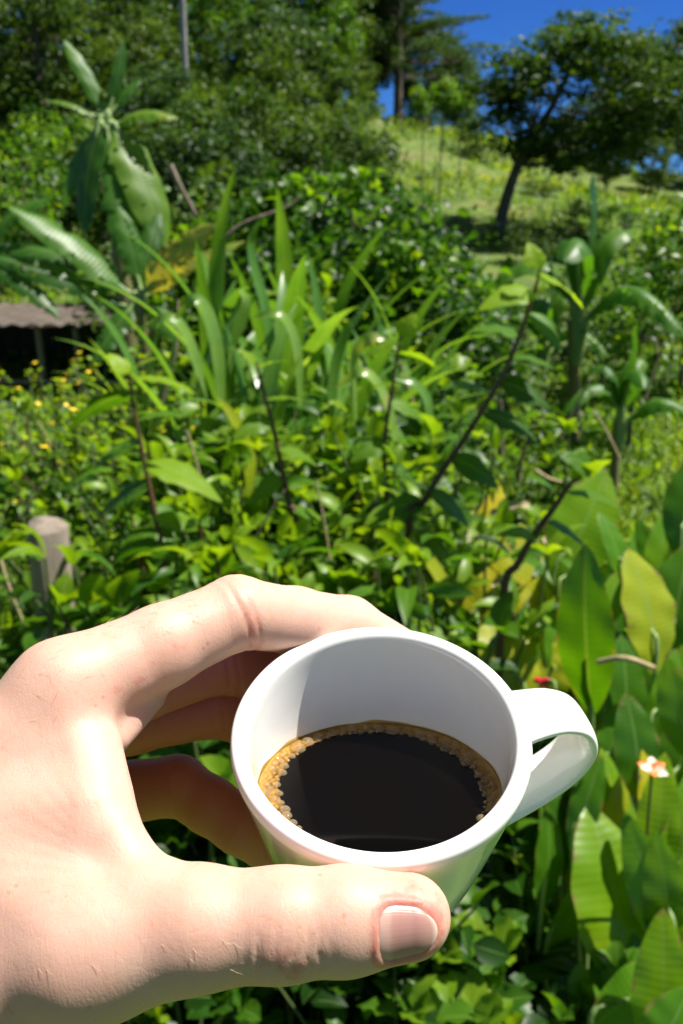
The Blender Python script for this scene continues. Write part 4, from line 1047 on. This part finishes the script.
for px, y, pt, lab in ((432, 13.5, 208, 'small banana plant with drooping leaves below the saplings'), (398, 15, 185, 'small banana plant left of the drooping one, under the slope'), (588, 9.8, 183, 'banana plant with long narrow upright leaves at the right'), (548, 10.5, 262, 'low banana plant left of the upright one'), (415, 12, 262, 'low banana plant at the back of the cane blades'), (352, 15.5, 160, 'small banana plant above the central bush'), (628, 8.2, 330, 'low narrow-leaved banana plant at the lower right slope'), (505, 10.2, 262, 'dark low banana plant under the spreading tree'), (660, 13, 262, 'banana plant near the right edge on the slope')):
    o = SB.get(); s = aimed_scale(SB.h, px, pt, y); place(o, px, y, s, py=pt); tag(o, lab, 'banana plant', 'small banana plants on the slope')

# ---- the open shelter at the left
sh = empty('shelter'); p = gpos(52, 11.5); sh.location = p; tag(sh, 'low open-sided shelter with a rusty sheet roof and a dark interior at the left', 'shelter')
def box(mb, c, s, tint=.5, rot=0):
    c = np.array(c, float); h_ = np.array(s, float) / 2; V = []
    for dx in (-1, 1):
        for dy in (-1, 1):
            for dz in (-1, 1):
                x, y_ = dx * h_[0], dy * h_[1]; V.append(c + np.array([x * math.cos(rot) - y_ * math.sin(rot), x * math.sin(rot) + y_ * math.cos(rot), dz * h_[2]]))
    mb.add(V, [[0, 1, 3, 2], [4, 6, 7, 5], [0, 4, 5, 1], [2, 3, 7, 6], [0, 2, 6, 4], [1, 5, 7, 3]], tint)
zr = top_z(50, 322, 11.5) - p[2]
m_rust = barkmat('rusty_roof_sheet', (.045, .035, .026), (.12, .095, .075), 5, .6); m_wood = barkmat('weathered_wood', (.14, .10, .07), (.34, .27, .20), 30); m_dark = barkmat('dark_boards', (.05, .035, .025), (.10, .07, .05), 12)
b = MB(); nx_ = 70; V = []; F = []
for i in range(nx_ + 1):
    x = -2.6 + 3.7 * i / nx_; c = .018 * math.sin(i * 1.6)
    V += [(x, -.35, zr + .0 + c), (x, 2.0, zr + .06 + c), (x, -.35, zr - .012 + c), (x, 2.0, zr + .048 + c)]
for i in range(nx_): a = i * 4; F += [[a, a + 4, a + 5, a + 1], [a + 2, a + 3, a + 7, a + 6], [a, a + 2, a + 6, a + 4], [a + 1, a + 5, a + 7, a + 3]]
b.add(V, F); me = b.mesh('roof', m_rust, False); obj('roof', me, sh)
for x in (-1.9, -.75, -.10, .33, .85):
    b = MB(); b.tube([(x, 0, -.2), (x + .02, 0, zr * .5), (x, 0, zr)], [.045, .04, .04], 8); obj('post', b, sh, m_wood)
for x in (-2.3, .95):
    b = MB(); b.tube([(x, 1.9, -.2), (x, 1.9, zr + .03)], [.045, .04], 8); obj('post', b, sh, m_wood)
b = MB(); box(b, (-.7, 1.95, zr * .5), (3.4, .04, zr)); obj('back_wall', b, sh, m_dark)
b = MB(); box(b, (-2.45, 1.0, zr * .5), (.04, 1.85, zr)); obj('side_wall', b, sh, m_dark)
b = MB(); b.tube([(-2.4, -.06, zr * .25), (1.0, -.06, zr * .22)], [.03, .03], 7); obj('rail', b, sh, m_wood)
# ---- one label per thing
ORD = ['first', 'second', 'third', 'fourth', 'fifth', 'sixth', 'seventh', 'eighth', 'ninth', 'tenth', 'eleventh', 'twelfth', 'thirteenth', 'fourteenth', 'fifteenth', 'sixteenth', 'seventeenth', 'eighteenth', 'nineteenth', 'twentieth']
def ordinal(i): return ORD[i] if i < 20 else 'twenty-' + ORD[i - 20]
# ================================================================== near plants
# ---- cane / maize-like clump behind the cup
CN = [Proto(cane('cane_plant', 1.75, 12, 1.05, .082), 2.0), Proto(cane('cane_plant', 1.5, 11, .95, .090), 1.75), Proto(cane('cane_plant', 1.9, 13, 1.1, .078), 2.15)]
canes = [(196, 5.0, 215), (222, 4.7, 262), (248, 4.5, 300), (262, 5.1, 232), (278, 4.4, 285), (300, 4.8, 268), (318, 4.3, 330), (342, 4.7, 300), (366, 4.5, 318), (392, 4.9, 300), (182, 4.4, 320), (232, 4.0, 345), (290, 3.9, 350), (345, 4.0, 345), (402, 4.3, 350), (262, 3.7, 385), (420, 4.8, 340), (150, 5.2, 330)]
words = ['tallest', 'broad', 'leaning', 'tall narrow', 'arching', 'pale-tipped', 'short', 'upright', 'shaded', 'drooping', 'low', 'glossy', 'thin', 'dense', 'right-hand', 'front', 'rightmost', 'leftmost']
for k, (px, y, pt) in enumerate(canes):
    pt -= 18
    P_ = CN[k % 3]; o = P_.get(); s = aimed_scale(P_.h, px, pt, y); place(o, px, y, s, py=pt)
    w_ = ['left end of the clump', 'left part of the clump', 'middle of the clump', 'right part of the clump', 'right end of the clump'][int(np.clip((px - 150) / 56, 0, 4))]
    tag(o, f'{words[k]} cane plant with long strap leaves, {w_}', 'cane plant', 'cane plants behind the cup')
# a bent yellowing blade and some hand-placed strap leaves
def strap_px(pts, y, w, mat, name, label, tint=.5, group='long loose leaves', face=(.75, -.55, .35)):
    P = catmull([at(a, b_, y + (c if len(q) > 2 else 0)) for q in pts for a, b_, c in [(q[0], q[1], q[2] if len(q) > 2 else 0)]], 18)
    T = np.gradient(P, axis=0); V = []; Q = []
    for i in range(19):
        v = i / 18; t = unit(T[i]); n = np.array(face, float); n = unit(n - t * (n @ t)); s = np.cross(t, n); hw = w / 2 * .72 * (min(1, .4 + 2.5 * v) * (1 - max(0, (v - .4) / .6) ** 2))
        for u in (-1, 0, 1): V.append(P[i] + s * hw * u + n * abs(u) * hw * .25 - P[0]); Q.append((u, v))
    b = MB(); b.add(V, [[i * 3 + j, i * 3 + j + 1, (i + 1) * 3 + j + 1, (i + 1) * 3 + j] for i in range(18) for j in (0, 1)], tint, Q)
    o = obj(name, b, None, mat); o.location = P[0]; tag(o, label, 'leaf', group); return o
strap_px([(247, 520), (250, 475), (236, 425), (215, 395, -.05)], 3.3, .10, G6, 'withered_leaf', 'long yellow-edged strap leaf bent over in front of the canes', .35)
strap_px([(452, 605), (440, 580), (424, 555), (412, 540)], 2.5, .075, G6, 'withered_leaf', 'pale yellow blade leaning left just behind the cup', .35)
strap_px([(232, 345), (240, 320), (245, 300), (238, 288)], 3.9, .09, G7, 'cane_leaf', 'pale broad blade shining upright in the middle of the canes', .85)
strap_px([(222, 420), (214, 340), (196, 300), (172, 322)], 3.7, .10, G7, 'cane_leaf', 'broad blade arching over to the left in front of the canes', .7)
strap_px([(330, 430), (333, 370), (345, 330), (352, 318)], 3.7, .09, G7, 'cane_leaf', 'upright folded blade right of the cane stems', .5)
strap_px([(425, 470), (428, 410), (415, 385), (392, 378)], 3.6, .08, G7, 'cane_leaf', 'grey-green blade arching left at the right of the canes', .6)
strap_px([(300, 420), (296, 350), (280, 315), (252, 318)], 3.8, .075, G7, 'cane_leaf', 'narrow blade arching left over the middle of the canes', .8)
strap_px([(355, 420), (352, 360), (372, 338), (398, 350)], 3.6, .07, G7, 'cane_leaf', 'narrow pale blade arching right near the bush', .9)
strap_px([(205, 400), (190, 345), (170, 318), (138, 330)], 3.9, .08, G7, 'cane_leaf', 'blade arching far left over the flowering herbs', .8)
strap_px([(400, 470), (385, 400), (362, 372), (335, 388)], 3.4, .07, G7, 'cane_leaf', 'low shining blade curled over in front of the canes', .9)
strap_px([(272, 440), (268, 330), (250, 250), (262, 215)], 4.2, .09, G7, 'cane_leaf', 'tallest single blade rising above the canes', .5)

# ---- hand-placed leafy branches (opposite, toothed leaves)
def branch(name, stem, leaves, y, label, mat=G2, smat=RST, r0=.010, cat='branch'):
    root = empty(name); P0 = at(*stem[0], y) if len(stem[0]) == 2 else at(stem[0][0], stem[0][1], y + stem[0][2]); root.location = P0
    P = np.array([at(q[0], q[1], y + (q[2] if len(q) > 2 else 0)) for q in stem]) - P0
    # carry the stem on down to the ground
    g0 = P[0] + np.array([.05, .1, 0]); g0[2] = float(terr(P0[0] + .05, P0[1] + .1)) - P0[2] - .05
    C_ = catmull(np.vstack([[g0], P]), 30); b = MB(); b.tube(C_, np.linspace(r0 * 1.3, r0 * .35, 31), 7); obj('stem', b, root, smat)
    for k, (px, py, tx, ty, wid, tint, dy) in enumerate(leaves):
        base = at(px, py, y + dy) - P0; tip = at(tx, ty, y + dy + rnd.uniform(-.08, .05)) - P0
        L_ = np.linalg.norm(tip - base); f = np.array([rnd.gauss(.1, .3), rnd.gauss(-.25, .3), 1.0])
        lb = big_leaf(base, tip, wid * L_, f, .05, .1, 14, 7, 0, .16, .25, prof=lambda v: (math.sin(math.pi * min(.999, v) ** .62) ** .8) * (1 + .07 * math.sin(v * 70)) if v > 0 else .02, seed=k, tint=tint)
        near_ = C_[np.argmin(np.linalg.norm(C_ - base, axis=1))]
        lb.tube(np.array([near_, (near_ + base) / 2 + np.array([0, 0, .004]), base + (tip - base) * .03]), [.0022, .002, .0018], 5, tint, False)
        obj('leaf', lb, root, mat)
    tag(root, label, cat, 'leafy branches rising above the tangle'); return root
branch('leafy_branch', [(408, 560), (425, 500), (470, 430), (505, 370), (532, 300), (540, 268)], [
    (538, 270, 528, 236, .6, .95, -.05), (541, 276, 584, 300, .75, .95, -.05), (535, 292, 478, 300, .55, .8, 0), (530, 312, 562, 346, .6, .45, .03), (520, 336, 470, 322, .5, .5, .05),
    (512, 358, 556, 362, .5, .4, .05), (500, 382, 552, 400, .6, .15, 0), (492, 392, 440, 380, .55, .5, .04), (482, 412, 538, 432, .55, .2, .03), (474, 424, 418, 438, .6, .5, -.02),
    (452, 458, 500, 480, .6, .35, .0), (446, 466, 402, 466, .6, .6, .03), (430, 492, 470, 520, .6, .5, -.03), (424, 504, 372, 508, .6, .55, 0), (414, 530, 455, 560, .6, .6, 0)], 2.6, 'dark arching stem with bright toothed leaves, reaching up right of centre')
branch('leafy_branch', [(170, 600), (160, 540), (148, 480), (136, 420), (128, 372)], [
    (127, 374, 108, 348, .7, .95, -.03), (130, 372, 160, 352, .7, .9, 0), (133, 378, 196, 384, .42, .85, -.06), (132, 392, 66, 420, .55, .35, 0), (138, 420, 186, 408, .5, .6, .05), (142, 440, 92, 462, .55, .45, .03),
    (146, 462, 222, 490, .55, .8, -.06), (150, 486, 96, 508, .6, .3, 0), (154, 508, 200, 532, .6, .55, .02), (158, 530, 112, 556, .6, .45, 0), (164, 556, 210, 580, .6, .6, 0)], 2.8, 'reddish upright stem with broad toothed leaves, left of the canes')
branch('leafy_branch', [(384, 590), (388, 520), (384, 450), (392, 390), (400, 335)], [
    (400, 336, 416, 308, .7, .98, 0), (399, 342, 362, 352, .55, .7, 0), (398, 352, 436, 360, .55, .7, .04), (393, 382, 352, 396, .6, .6, 0), (390, 402, 424, 416, .6, .6, 0), (386, 440, 350, 456, .6, .55, 0), (386, 462, 418, 480, .6, .35, 0), (388, 500, 350, 520, .6, .6, 0), (388, 520, 424, 540, .6, .5, 0)], 3.0, 'thin dark upright stem with small bright leaves beside the canes')
branch('leafy_branch', [(300, 560), (288, 500), (276, 440), (262, 385), (256, 362)], [
    (257, 366, 236, 344, .6, .8, 0), (258, 368, 290, 356, .5, .8, 0), (266, 400, 310, 396, .6, .7, 0), (270, 418, 232, 432, .6, .6, 0), (278, 448, 318, 460, .6, .65, 0), (284, 478, 246, 498, .6, .6, 0), (290, 508, 332, 522, .6, .6, 0)], 2.9, 'red-brown leaning stem with rounded leaves in front of the canes')
branch('leafy_branch', [(500, 640), (520, 560), (556, 505), (572, 482), (592, 470)], [
    (574, 482, 612, 452, .6, .8, 0), (566, 492, 622, 500, .55, .6, 0), (560, 500, 528, 468, .5, .5, 0), (545, 520, 590, 545, .55, .35, 0), (535, 535, 492, 528, .6, .6, 0), (592, 470, 560, 448, .6, .5, 0)], 2.3, 'leaning stem with dark pointed leaves above the large yellowing leaves')

# ---- herbs and low shrubs that fill the garden
H = [Proto(herb('leafy_herb', 1.0, .30, 8, 17, .120, ovate, G1, tintc=.42), 1.08),
     Proto(herb('leafy_herb', 1.0, .28, 8, 18, .105, ovate2, G2, RST, tintc=.28), 1.08),
     Proto(herb('leafy_herb', .95, .34, 10, 20, .075, ovate, G2, tintc=.36), 1.02),
     Proto(herb('leafy_herb', 1.05, .26, 7, 15, .15, ovate2, G1, tintc=.42), 1.15),
     Proto(herb('leafy_herb', 1.05, .24, 10, 16, .15, narrow, G1, tintc=.45), 1.1)]
HD = [Proto(herb('shade_tinted_herb', 1.0, .30, 7, 14, .15, ovate2, G1, tintc=.12, bare=.15), 1.1), Proto(herb('shade_tinted_herb', .95, .32, 8, 15, .12, ovate, G1, tintc=.22, bare=.1), 1.1)]  # leaf colour darkened to stand in for the deep shade low down
HF_ = Proto(herb('flowering_herb', 1.0, .34, 14, 22, .045, ovate, G2, tintc=.6, flowers=1), 1.05)
HS = Proto(herb('small_leaved_herb', .9, .36, 15, 34, .038, ovate, G1, tintc=.42), .95)
def row(y, px0, px1, n, top0, top1, protos, lab, jx=14):
    for k in range(n):
        px = px0 + (px1 - px0) * (k + .5) / n + rnd.uniform(-jx, jx); yy = y + rnd.uniform(-.18, .18) * y / 3
        pt = top0 + (top1 - top0) * (k + .5) / n + rnd.uniform(-30, 24); P_ = rnd.choice(protos); o = P_.get(); s = aimed_scale(P_.h, px, pt, yy)
        place(o, px, yy, s, py=pt); sx = s if y > 4 else min(s, 1.25); o.scale = (sx, sx, s)
        herbs.append((o, px, P_, lab))
herbs = []
row(8.0, 130, 260, 5, 345, 325, [H[0], HS, H[2]], 'near the shelter')
row(6.6, -30, 200, 8, 392, 372, [HF_, HS, HF_, H[2]], 'before the shelter')
row(5.4, -30, 180, 7, 412, 402, [HF_, HF_, HS, H[2]], 'in the flowering patch')
row(4.5, -30, 175, 6, 440, 420, [HF_, HS, H[1]], 'left of the canes')
row(3.7, -30, 160, 6, 500, 455, [HS, H[2], H[4], HF_], 'around the wooden post')
row(3.25, -40, 180, 6, 570, 525, [HS, H[2]], 'beside the wooden post')
row(6.6, 430, 590, 3, 440, 440, [H[0], HS, H[4]], 'on the lower slope at the right')
row(5.0, 430, 640, 4, 510, 510, [HS, H[2], H[0]], 'behind the yellowing leaves')
row(5.6, 180, 440, 6, 400, 370, [H[1], H[3], H[0]], 'behind the canes')
row(3.9, 170, 440, 7, 410, 400, [H[4], H[3], H[0]], 'among the canes')
row(3.3, 160, 470, 8, 455, 450, [H[1], H[4], H[3], H[2]], 'in front of the canes')
row(2.85, 120, 470, 8, 505, 505, [H[1], H[0], H[3], H[4]], 'above the hand')
row(2.5, 60, 470, 8, 555, 560, [H[0], H[2], H[1], H[4]], 'directly behind the hand and cup')
row(2.2, 90, 470, 6, 640, 640, [HD[0], HD[1], H[3]], 'in the gap between the fingers and cup')
row(2.6, 470, 700, 4, 660, 660, [HD[0], H[1]], 'between the large leaves')
row(2.0, 90, 520, 5, 800, 800, [HD[0], HD[1], H[0]], 'below the cup')
row(1.8, 60, 560, 5, 915, 905, [HD[0], HD[1], H[3], HD[0]], 'low under the thumb')
row(1.65, 100, 560, 4, 985, 975, [HD[0], H[3], HD[1]], 'at the bottom edge of the photo')
row(1.95, 470, 560, 2, 840, 860, [HD[1], HD[0]], 'under the cup handle')

# ---- the broad-leaved clump at the right: every plant a thing, every leaf a part
def canna(name, y, base_px, leaves, label, cat='broad-leaved plant'):
    """leaves: (bx,by,tx,ty,width_px,tint,mat,dy,facing)"""
    g0 = gpos(base_px, y + .05); root = empty(name); root.location = g0
    for k, (bx, by, tx, ty, wp, tint, mt, dy, fc) in enumerate(leaves):
        base = at(bx, by, y + dy) - g0; tip = at(tx, ty, y + dy + (fc[3] if len(fc) > 3 else .42 * (by - ty) / FPX * y)) - g0
        dpt = (y * 1.05); w = wp / FPX * dpt * 1.08
        lb = big_leaf(base, tip, w, fc[:3], .07, .12, 24, 9, 0, .03, .16, prof=lambda v: math.sin(math.pi * min(.999, v * .95 + .03) ** .95) ** .82 if v < 1 else .015, seed=k, tint=tint)
        lo = obj('leaf', lb, root, mt)
        mid = base * .45 + np.array([rnd.gauss(0, .02), rnd.gauss(0, .02), -.05])
        pb = MB(); nleaf = unit(np.array(fc[:3])); pb.tube(catmull([(rnd.gauss(0, .03), rnd.gauss(0, .03), -.05), mid, base, base + (tip - base) * .35 + nleaf * .052 * np.linalg.norm(tip - base)], 14), np.linspace(.011, .0035, 15), 7)
        obj('petiole', pb, lo, m_rib)
    tag(root, label, cat, 'broad-leaved plants at the right'); return root
F0 = (.3, -.75, .6); FL = (-.35, -.8, .4); FR = (.5, -.7, .5); FUP = (.3, -.5, .8)
canna('broad_leaved_plant', 2.15, 590, [(592, 712, 586, 538, 56, .38, G5, 0, (-.45, -.85, .1, .0)), (655, 672, 628, 545, 78, .30, G6, .05, (.6, -.8, .3)), (562, 700, 548, 600, 34, .5, G5, .2, F0)], 'tall broad-leaved plant holding a dark green leaf beside a yellow-tipped one')
canna('broad_leaved_plant', 1.75, 615, [(630, 1000, 588, 800, 108, .78, G5, 0, (.3, -.7, .65, .22)), (600, 905, 572, 770, 60, .3, G5, .25, FR)], 'plant with the widest lime-green leaf crossed by a shadow, lower right')
canna('broad_leaved_plant', 1.8, 665, [(650, 940, 690, 765, 84, .62, G5, 0, (.6, -.7, .4)), (690, 760, 668, 655, 46, .6, G5, .25, FL)], 'plant at the right edge with upright bright green leaves, beside the orange flower')
canna('broad_leaved_plant', 1.6, 690, [(590, 1030, 700, 950, 58, .55, G5, 0, (-.2, -.4, .9)), (650, 1060, 690, 985, 60, .45, G5, -.15, FUP)], 'plant in the bottom right corner with leaves lying almost flat')
canna('broad_leaved_plant', 2.3, 530, [(527, 708, 484, 614, 62, .40, G6, 0, (.3, -.8, .5)), (554, 706, 536, 630, 52, .45, G6, .03, (0, -1, .3)), (512, 690, 528, 610, 30, .5, G5, .2, FL)], 'plant with two short yellow leaves just above the cup handle')
canna('broad_leaved_plant', 2.7, 520, [(462, 640, 542, 543, 52, .55, G6, 0, (.2, -.5, .9)), (500, 620, 476, 512, 60, .2, G6, .2, F0), (545, 620, 520, 520, 36, .5, G6, .3, (0, -.7, .6)), (440, 620, 462, 520, 38, .3, G5, .3, FL)], 'plant with curling yellow leaves with dead tips behind the cup')
canna('broad_leaved_plant', 2.9, 590, [(552, 590, 606, 466, 70, .75, G5, 0, (.3, -.7, .6)), (600, 620, 560, 520, 50, .45, G5, .1, FL), (622, 640, 640, 520, 48, .5, G5, .2, FR)], 'plant with a pale folded leaf at the back of the clump')
canna('broad_leaved_plant', 2.5, 660, [(668, 660, 690, 540, 60, .35, G5, 0, FL), (650, 600, 664, 510, 40, .6, G5, .3, F0), (680, 560, 692, 452, 44, .25, G5, .2, FL)], 'plant against the right edge with dark upright leaves')
canna('broad_leaved_plant', 2.0, 640, [(640, 800, 626, 690, 50, .22, G5, 0, (.1, -.6, .7)), (668, 800, 700, 700, 54, .35, G5, .1, FL), (610, 790, 640, 720, 40, .3, G5, .2, FUP)], 'shaded plant behind the orange flower with dark crossing leaves')
canna('broad_leaved_plant', 3.1, 470, [(456, 600, 440, 470, 52, .2, G5, 0, F0), (478, 570, 498, 480, 40, .7, G6, .1, FR), (430, 580, 420, 500, 40, .4, G5, .2, FL)], 'plant with a shaded upright leaf right behind the yellow blade')
canna('broad_leaved_plant', 2.0, 560, [(560, 880, 545, 780, 44, .3, G5, 0, FUP), (585, 800, 560, 712, 44, .4, G5, .1, FR), (600, 780, 620, 700, 44, .45, G5, .15, F0)], 'half-hidden plant under the cup handle with dark green leaves')
# more of the same clump, each with a fan of pointed leaves
spots = [(478, 3.0, 560), (512, 2.75, 545), (548, 2.9, 520), (588, 2.7, 540), (626, 2.8, 505), (662, 2.9, 498), (700, 2.6, 520), (500, 2.35, 650), (616, 2.35, 610), (652, 2.2, 640), (690, 2.1, 640), (575, 1.95, 730), (640, 1.85, 735), (688, 1.75, 800), (540, 1.9, 800), (600, 1.6, 930), (520, 2.1, 760), (660, 1.6, 900)]
wd = ['small', 'slender', 'leaning', 'crowded', 'tall', 'upright', 'half-cut', 'low yellowish', 'narrow', 'dense', 'edge-on', 'shaded', 'drooping', 'bright', 'dark', 'bottom', 'hidden', 'spreading']
for k, (px, y, pt) in enumerate(spots):
    lv = []
    for q in range(rnd.choice([3, 4, 4])):
        ln = rnd.uniform(85, 150) * 2.3 / y; bx = px + rnd.uniform(-14, 14); an = rnd.gauss(0, .32); ty = pt + rnd.uniform(0, 45); mt = G6 if (rnd.random() < (.35 if y > 2.2 and px < 640 else .06)) else G5
        lv.append((bx, ty + ln * math.cos(an), bx + ln * math.sin(an), ty, ln * rnd.uniform(.27, .36), rnd.uniform(.15, .85), mt, rnd.uniform(-.1, .15), rnd.choice([F0, FL, FR, FL, FUP])))
    side = 'near the right edge' if px > 640 else 'under the handle' if y < 2 and px < 580 else 'behind the yellow leaves' if y > 2.5 else 'beside the tall dark leaf' if px > 560 else 'above the handle'
    canna('broad_leaved_plant', y, px, lv, f'{wd[k]} plant with a fan of pointed broad leaves, {side}')
# a dead rolled leaf lying across
b = MB(); P = np.array([at(598, 662, 2.05), at(625, 658, 2.0), at(654, 668, 2.0)]); b.tube(catmull(P - P[0], 10), [.006] * 11, 8); o = obj('dry_stalk', b, None, DRY); o.location = P[0]; tag(o, 'pale dry stalk lying level across the dark leaves at the right', 'stalk')

# ---- flowers
def flower(name, px, py, y, mats, sz, label, n=5, stem_len=.35):
    root = empty(name); P0 = at(px, py, y); root.location = P0
    s = MB(); s.tube(catmull([(.03, .05, -stem_len), (.01, .02, -stem_len * .5), (0, 0, -.005)], 10), [.003] * 11, 6); obj('stem', s, root, STM)
    for k in range(n):
        a = 6.283 * k / n + .4; D = np.array([math.cos(a), math.sin(a) * .8 - .3, rnd.uniform(.2, 1.1)]); lb = MB(); put(lb, leaf_tmpl(ov(.36), 7, 5, .2, .3), [np.zeros(3)], [D], [(0, -.6, 1)], sz * rnd.uniform(.8, 1.1), .5)
        obj('petal', lb, root, mats[k % len(mats)])
    tag(root, label, 'flower'); return root
flower('orange_flower', 652, 772, 1.78, [m_of, m_wf, m_of, m_wf], .036, 'small orange and white flower among the leaves near the right edge', 6)
flower('red_bud', 541, 684, 2.15, [m_rf], .030, 'small red flower bud on a brown stalk above the cup handle', 4)
b = MB()
for k, (px, py) in enumerate([(498, 512), (508, 506), (520, 505), (498, 580), (508, 578), (520, 584), (492, 594), (542, 540)]):
    put(b, ovate, [at(px, py, 2.6) - at(498, 512, 2.6)], [rdir(1, -.5, .5)[0]], [(0, -1, .5)], .035, .5)
o = obj('dead_leaf_tips', b, None, DRY); o.location = at(498, 512, 2.6); tag(o, 'curled white-dry scraps of dead leaf on the yellowing plants', 'dead leaves', None, 'stuff')

# ---- wooden post, stake and dry stalks
p = at(49, 560, 2.6); p[2] = float(terr(p[0], 2.6)); zt = top_z(48, 527, 2.6) - p[2]; b = MB()
ang = np.linspace(0, 2 * np.pi, 28, endpoint=False); rr = .053 + .004 * np.sin(ang * 3 + 1) + .002 * np.sin(ang * 7)
V = []; zs = np.linspace(-.2, zt, 10)
for z in list(zs) : V += [(r * math.cos(a), r * math.sin(a), z + (.010 * math.cos(a - 2) if z == zs[-1] else 0)) for a, r in zip(ang, rr)]
V += [(r * .93 * math.cos(a), r * .93 * math.sin(a), zt + .008 + .010 * math.cos(a - 2)) for a, r in zip(ang, rr)]; V.append((0, 0, zt + .008))
n_ = 28; F = [[i * n_ + k, i * n_ + (k + 1) % n_, (i + 1) * n_ + (k + 1) % n_, (i + 1) * n_ + k] for i in range(10) for k in range(n_)] + [[10 * n_ + k, 10 * n_ + (k + 1) % n_, 11 * n_, 11 * n_] for k in range(n_)]
b.add(V, F); m_post = barkmat('grey_weathered_post', (.11, .085, .065), (.30, .25, .20), 22, .85)
o = obj('wooden_post', b, None, m_post); o.location = p; tag(o, 'short weathered grey wooden post sticking out of the weeds at the left', 'post')
def stick(pts, y, r, label, mat=DRY):
    P = np.array([at(a, b_, y) for a, b_ in pts]); b = MB(); b.tube(catmull(P - P[0], 14), np.linspace(r, r * .6, 15), 7); o = obj('dry_stalk', b, None, mat); o.location = P[0]; tag(o, label, 'stalk', 'dry stalks'); return o
stick([(69, 640), (68, 600), (66, 570)], 2.9, .008, 'pale thin stake standing close beside the grey post', m_wood)
stick([(74, 602), (100, 575), (122, 550)], 2.8, .006, 'straw-coloured stalk leaning right next to the grey post')
stick([(0, 560), (10, 590), (24, 625)], 2.7, .006, 'bent dry stalk at the left edge beside the post')
stick([(162, 402), (168, 380), (176, 350), (178, 300)], 5.0, .010, 'thin grey-brown stem rising left of the canes')
stick([(170, 165), (182, 190), (196, 215)], 7.0, .022, 'broken dry stalk crossing in front of the dark bushes', m_wood)
stick([(215, 250), (240, 225), (285, 208), (302, 196)], 6.0, .012, 'bare grey twig rising over the canes towards the bush', m_wood)
stick([(500, 455), (502, 430), (500, 400)], 5.2, .018, 'dark upright stem in the shade right of the canes', BRK)
stick([(518, 480), (524, 450), (536, 420)], 5.2, .012, 'slanting dark stem right of the upright one', BRK)
stick([(535, 470), (548, 478), (562, 482)], 5.5, .012, 'pale fallen stick lying on the grassy slope')

for k, (px, py, y, dx, dy, r) in enumerate(sorted([(110, 470, 3.4, 22, -60, .005), (205, 500, 3.1, -18, -70, .005), (255, 540, 2.8, 30, -50, .004), (330, 560, 2.7, -14, -80, .004), (362, 540, 3.0, 26, -66, .005), (450, 560, 3.0, 34, -60, .005), (520, 640, 2.3, -20, -60, .004), (300, 470, 3.6, 40, -60, .005), (60, 470, 4.2, -22, -50, .005), (20, 520, 3.3, 26, -40, .005), (420, 430, 4.4, -20, -70, .006), (560, 440, 5.0, 30, -60, .008), (620, 460, 5.2, -26, -50, .008), (645, 400, 7.0, 20, -60, .010)])):
    stick([(px, py), (px + dx * .45, py + dy * .5), (px + dx, py + dy)], y, r, f'thin dry stalk standing {"left of the canes" if px < 170 else "in front of the canes" if px < 400 else "on the right of the garden"}, {ordinal(k)} loose stalk from the left')
# ---- grass and weeds nobody could count
def spread(n, y0, y1, pad=60, pw=1.6):
    y = y0 + (y1 - y0) * rng.uniform(0, 1, n) ** pw; px = rng.uniform(-pad, 683 + pad, n)
    x = (px - 341.5) / FPX * (y * .961 + .3); return np.stack([x, y, terr(x, y)], 1)
P = spread(85000, 6, 48, 330); dens = vnoise(P * np.array([.35, .35, 0]), 77) + .35 * vnoise(P * np.array([1.6, 1.6, 0]), 78)
P = P[dens > -.25]; n_ = len(P); b = MB()
put(b, blade_t, P, rdir(n_, .5, 1.35), rdir(n_, -.2, .6), rng.uniform(.10, .34, n_) * (.7 + P[:, 1] / 40), np.clip(.45 + .35 * vnoise(P * np.array([.5, .5, 0]), 79) + rng.normal(0, .15, n_), 0, 1), .16)
o = obj('grass', b, None, GR); tag(o, 'rough bright green and straw grass covering the hillside', 'grass', None, 'stuff')
P = spread(24000, 2.0, 30, 330, 1.5); m_ = (vnoise(P * np.array([.45, .45, 0]), 81) > (.05 + .35 * (P[:, 0] > 0))) | (P[:, 1] < 4); m_ &= P[:, 1] > 3.2; P = P[m_]; n_ = len(P); hgt = np.where(P[:, 1] < 7, rng.uniform(0, .55, n_), rng.uniform(0, .30, n_)); P[:, 2] += hgt
b = MB(); put(b, kite, P, rdir(n_, -.5, .8), upn(n_, .5), rng.uniform(.05, .11, n_) * (1 + P[:, 1] / 22), np.clip(.45 + rng.normal(0, .2, n_), 0, 1), 1.2)
o = obj('weeds', b, None, G2); tag(o, 'low broad-leaved weeds carpeting the ground between the plants', 'weeds', None, 'stuff')
hk = {id(H[0]): 'glossy oval-leaved herb', id(H[1]): 'red-stemmed toothed-leaved herb', id(H[2]): 'pale green bushy herb', id(H[3]): 'large-leaved dark green herb', id(HD[0]): 'shade-tinted toothed-leaved herb', id(HD[1]): 'shade-tinted oval-leaved herb', id(H[4]): 'narrow-leaved grassy herb', id(HF_): 'yellow-flowering herb', id(HS): 'small-leaved dense herb'}
rows_ = {}
for o, px, P_, lab in herbs: rows_.setdefault(lab, []).append((px, o, P_))
for lab, L_ in rows_.items():
    L_.sort(key=lambda t: t[0])
    for i, (px, o, P_) in enumerate(L_): tag(o, f'{hk[id(P_)]}, {ordinal(i)} from the left {lab}', 'herb', f'herbs {lab}')
bz = {}
for o in list(COL.objects):
    if '_k' in o.keys():
        px, pt = o['_k']; del o['_k']; w_ = o['label'].split(',')[0]
        bz.setdefault(w_, []).append((px, o))
for w_, L_ in bz.items():
    L_.sort(key=lambda t: t[0])
    for i, (px, o) in enumerate(L_): o['label'] = f'{w_}, {ordinal(i)} such bush from the left' if len(L_) > 1 else w_
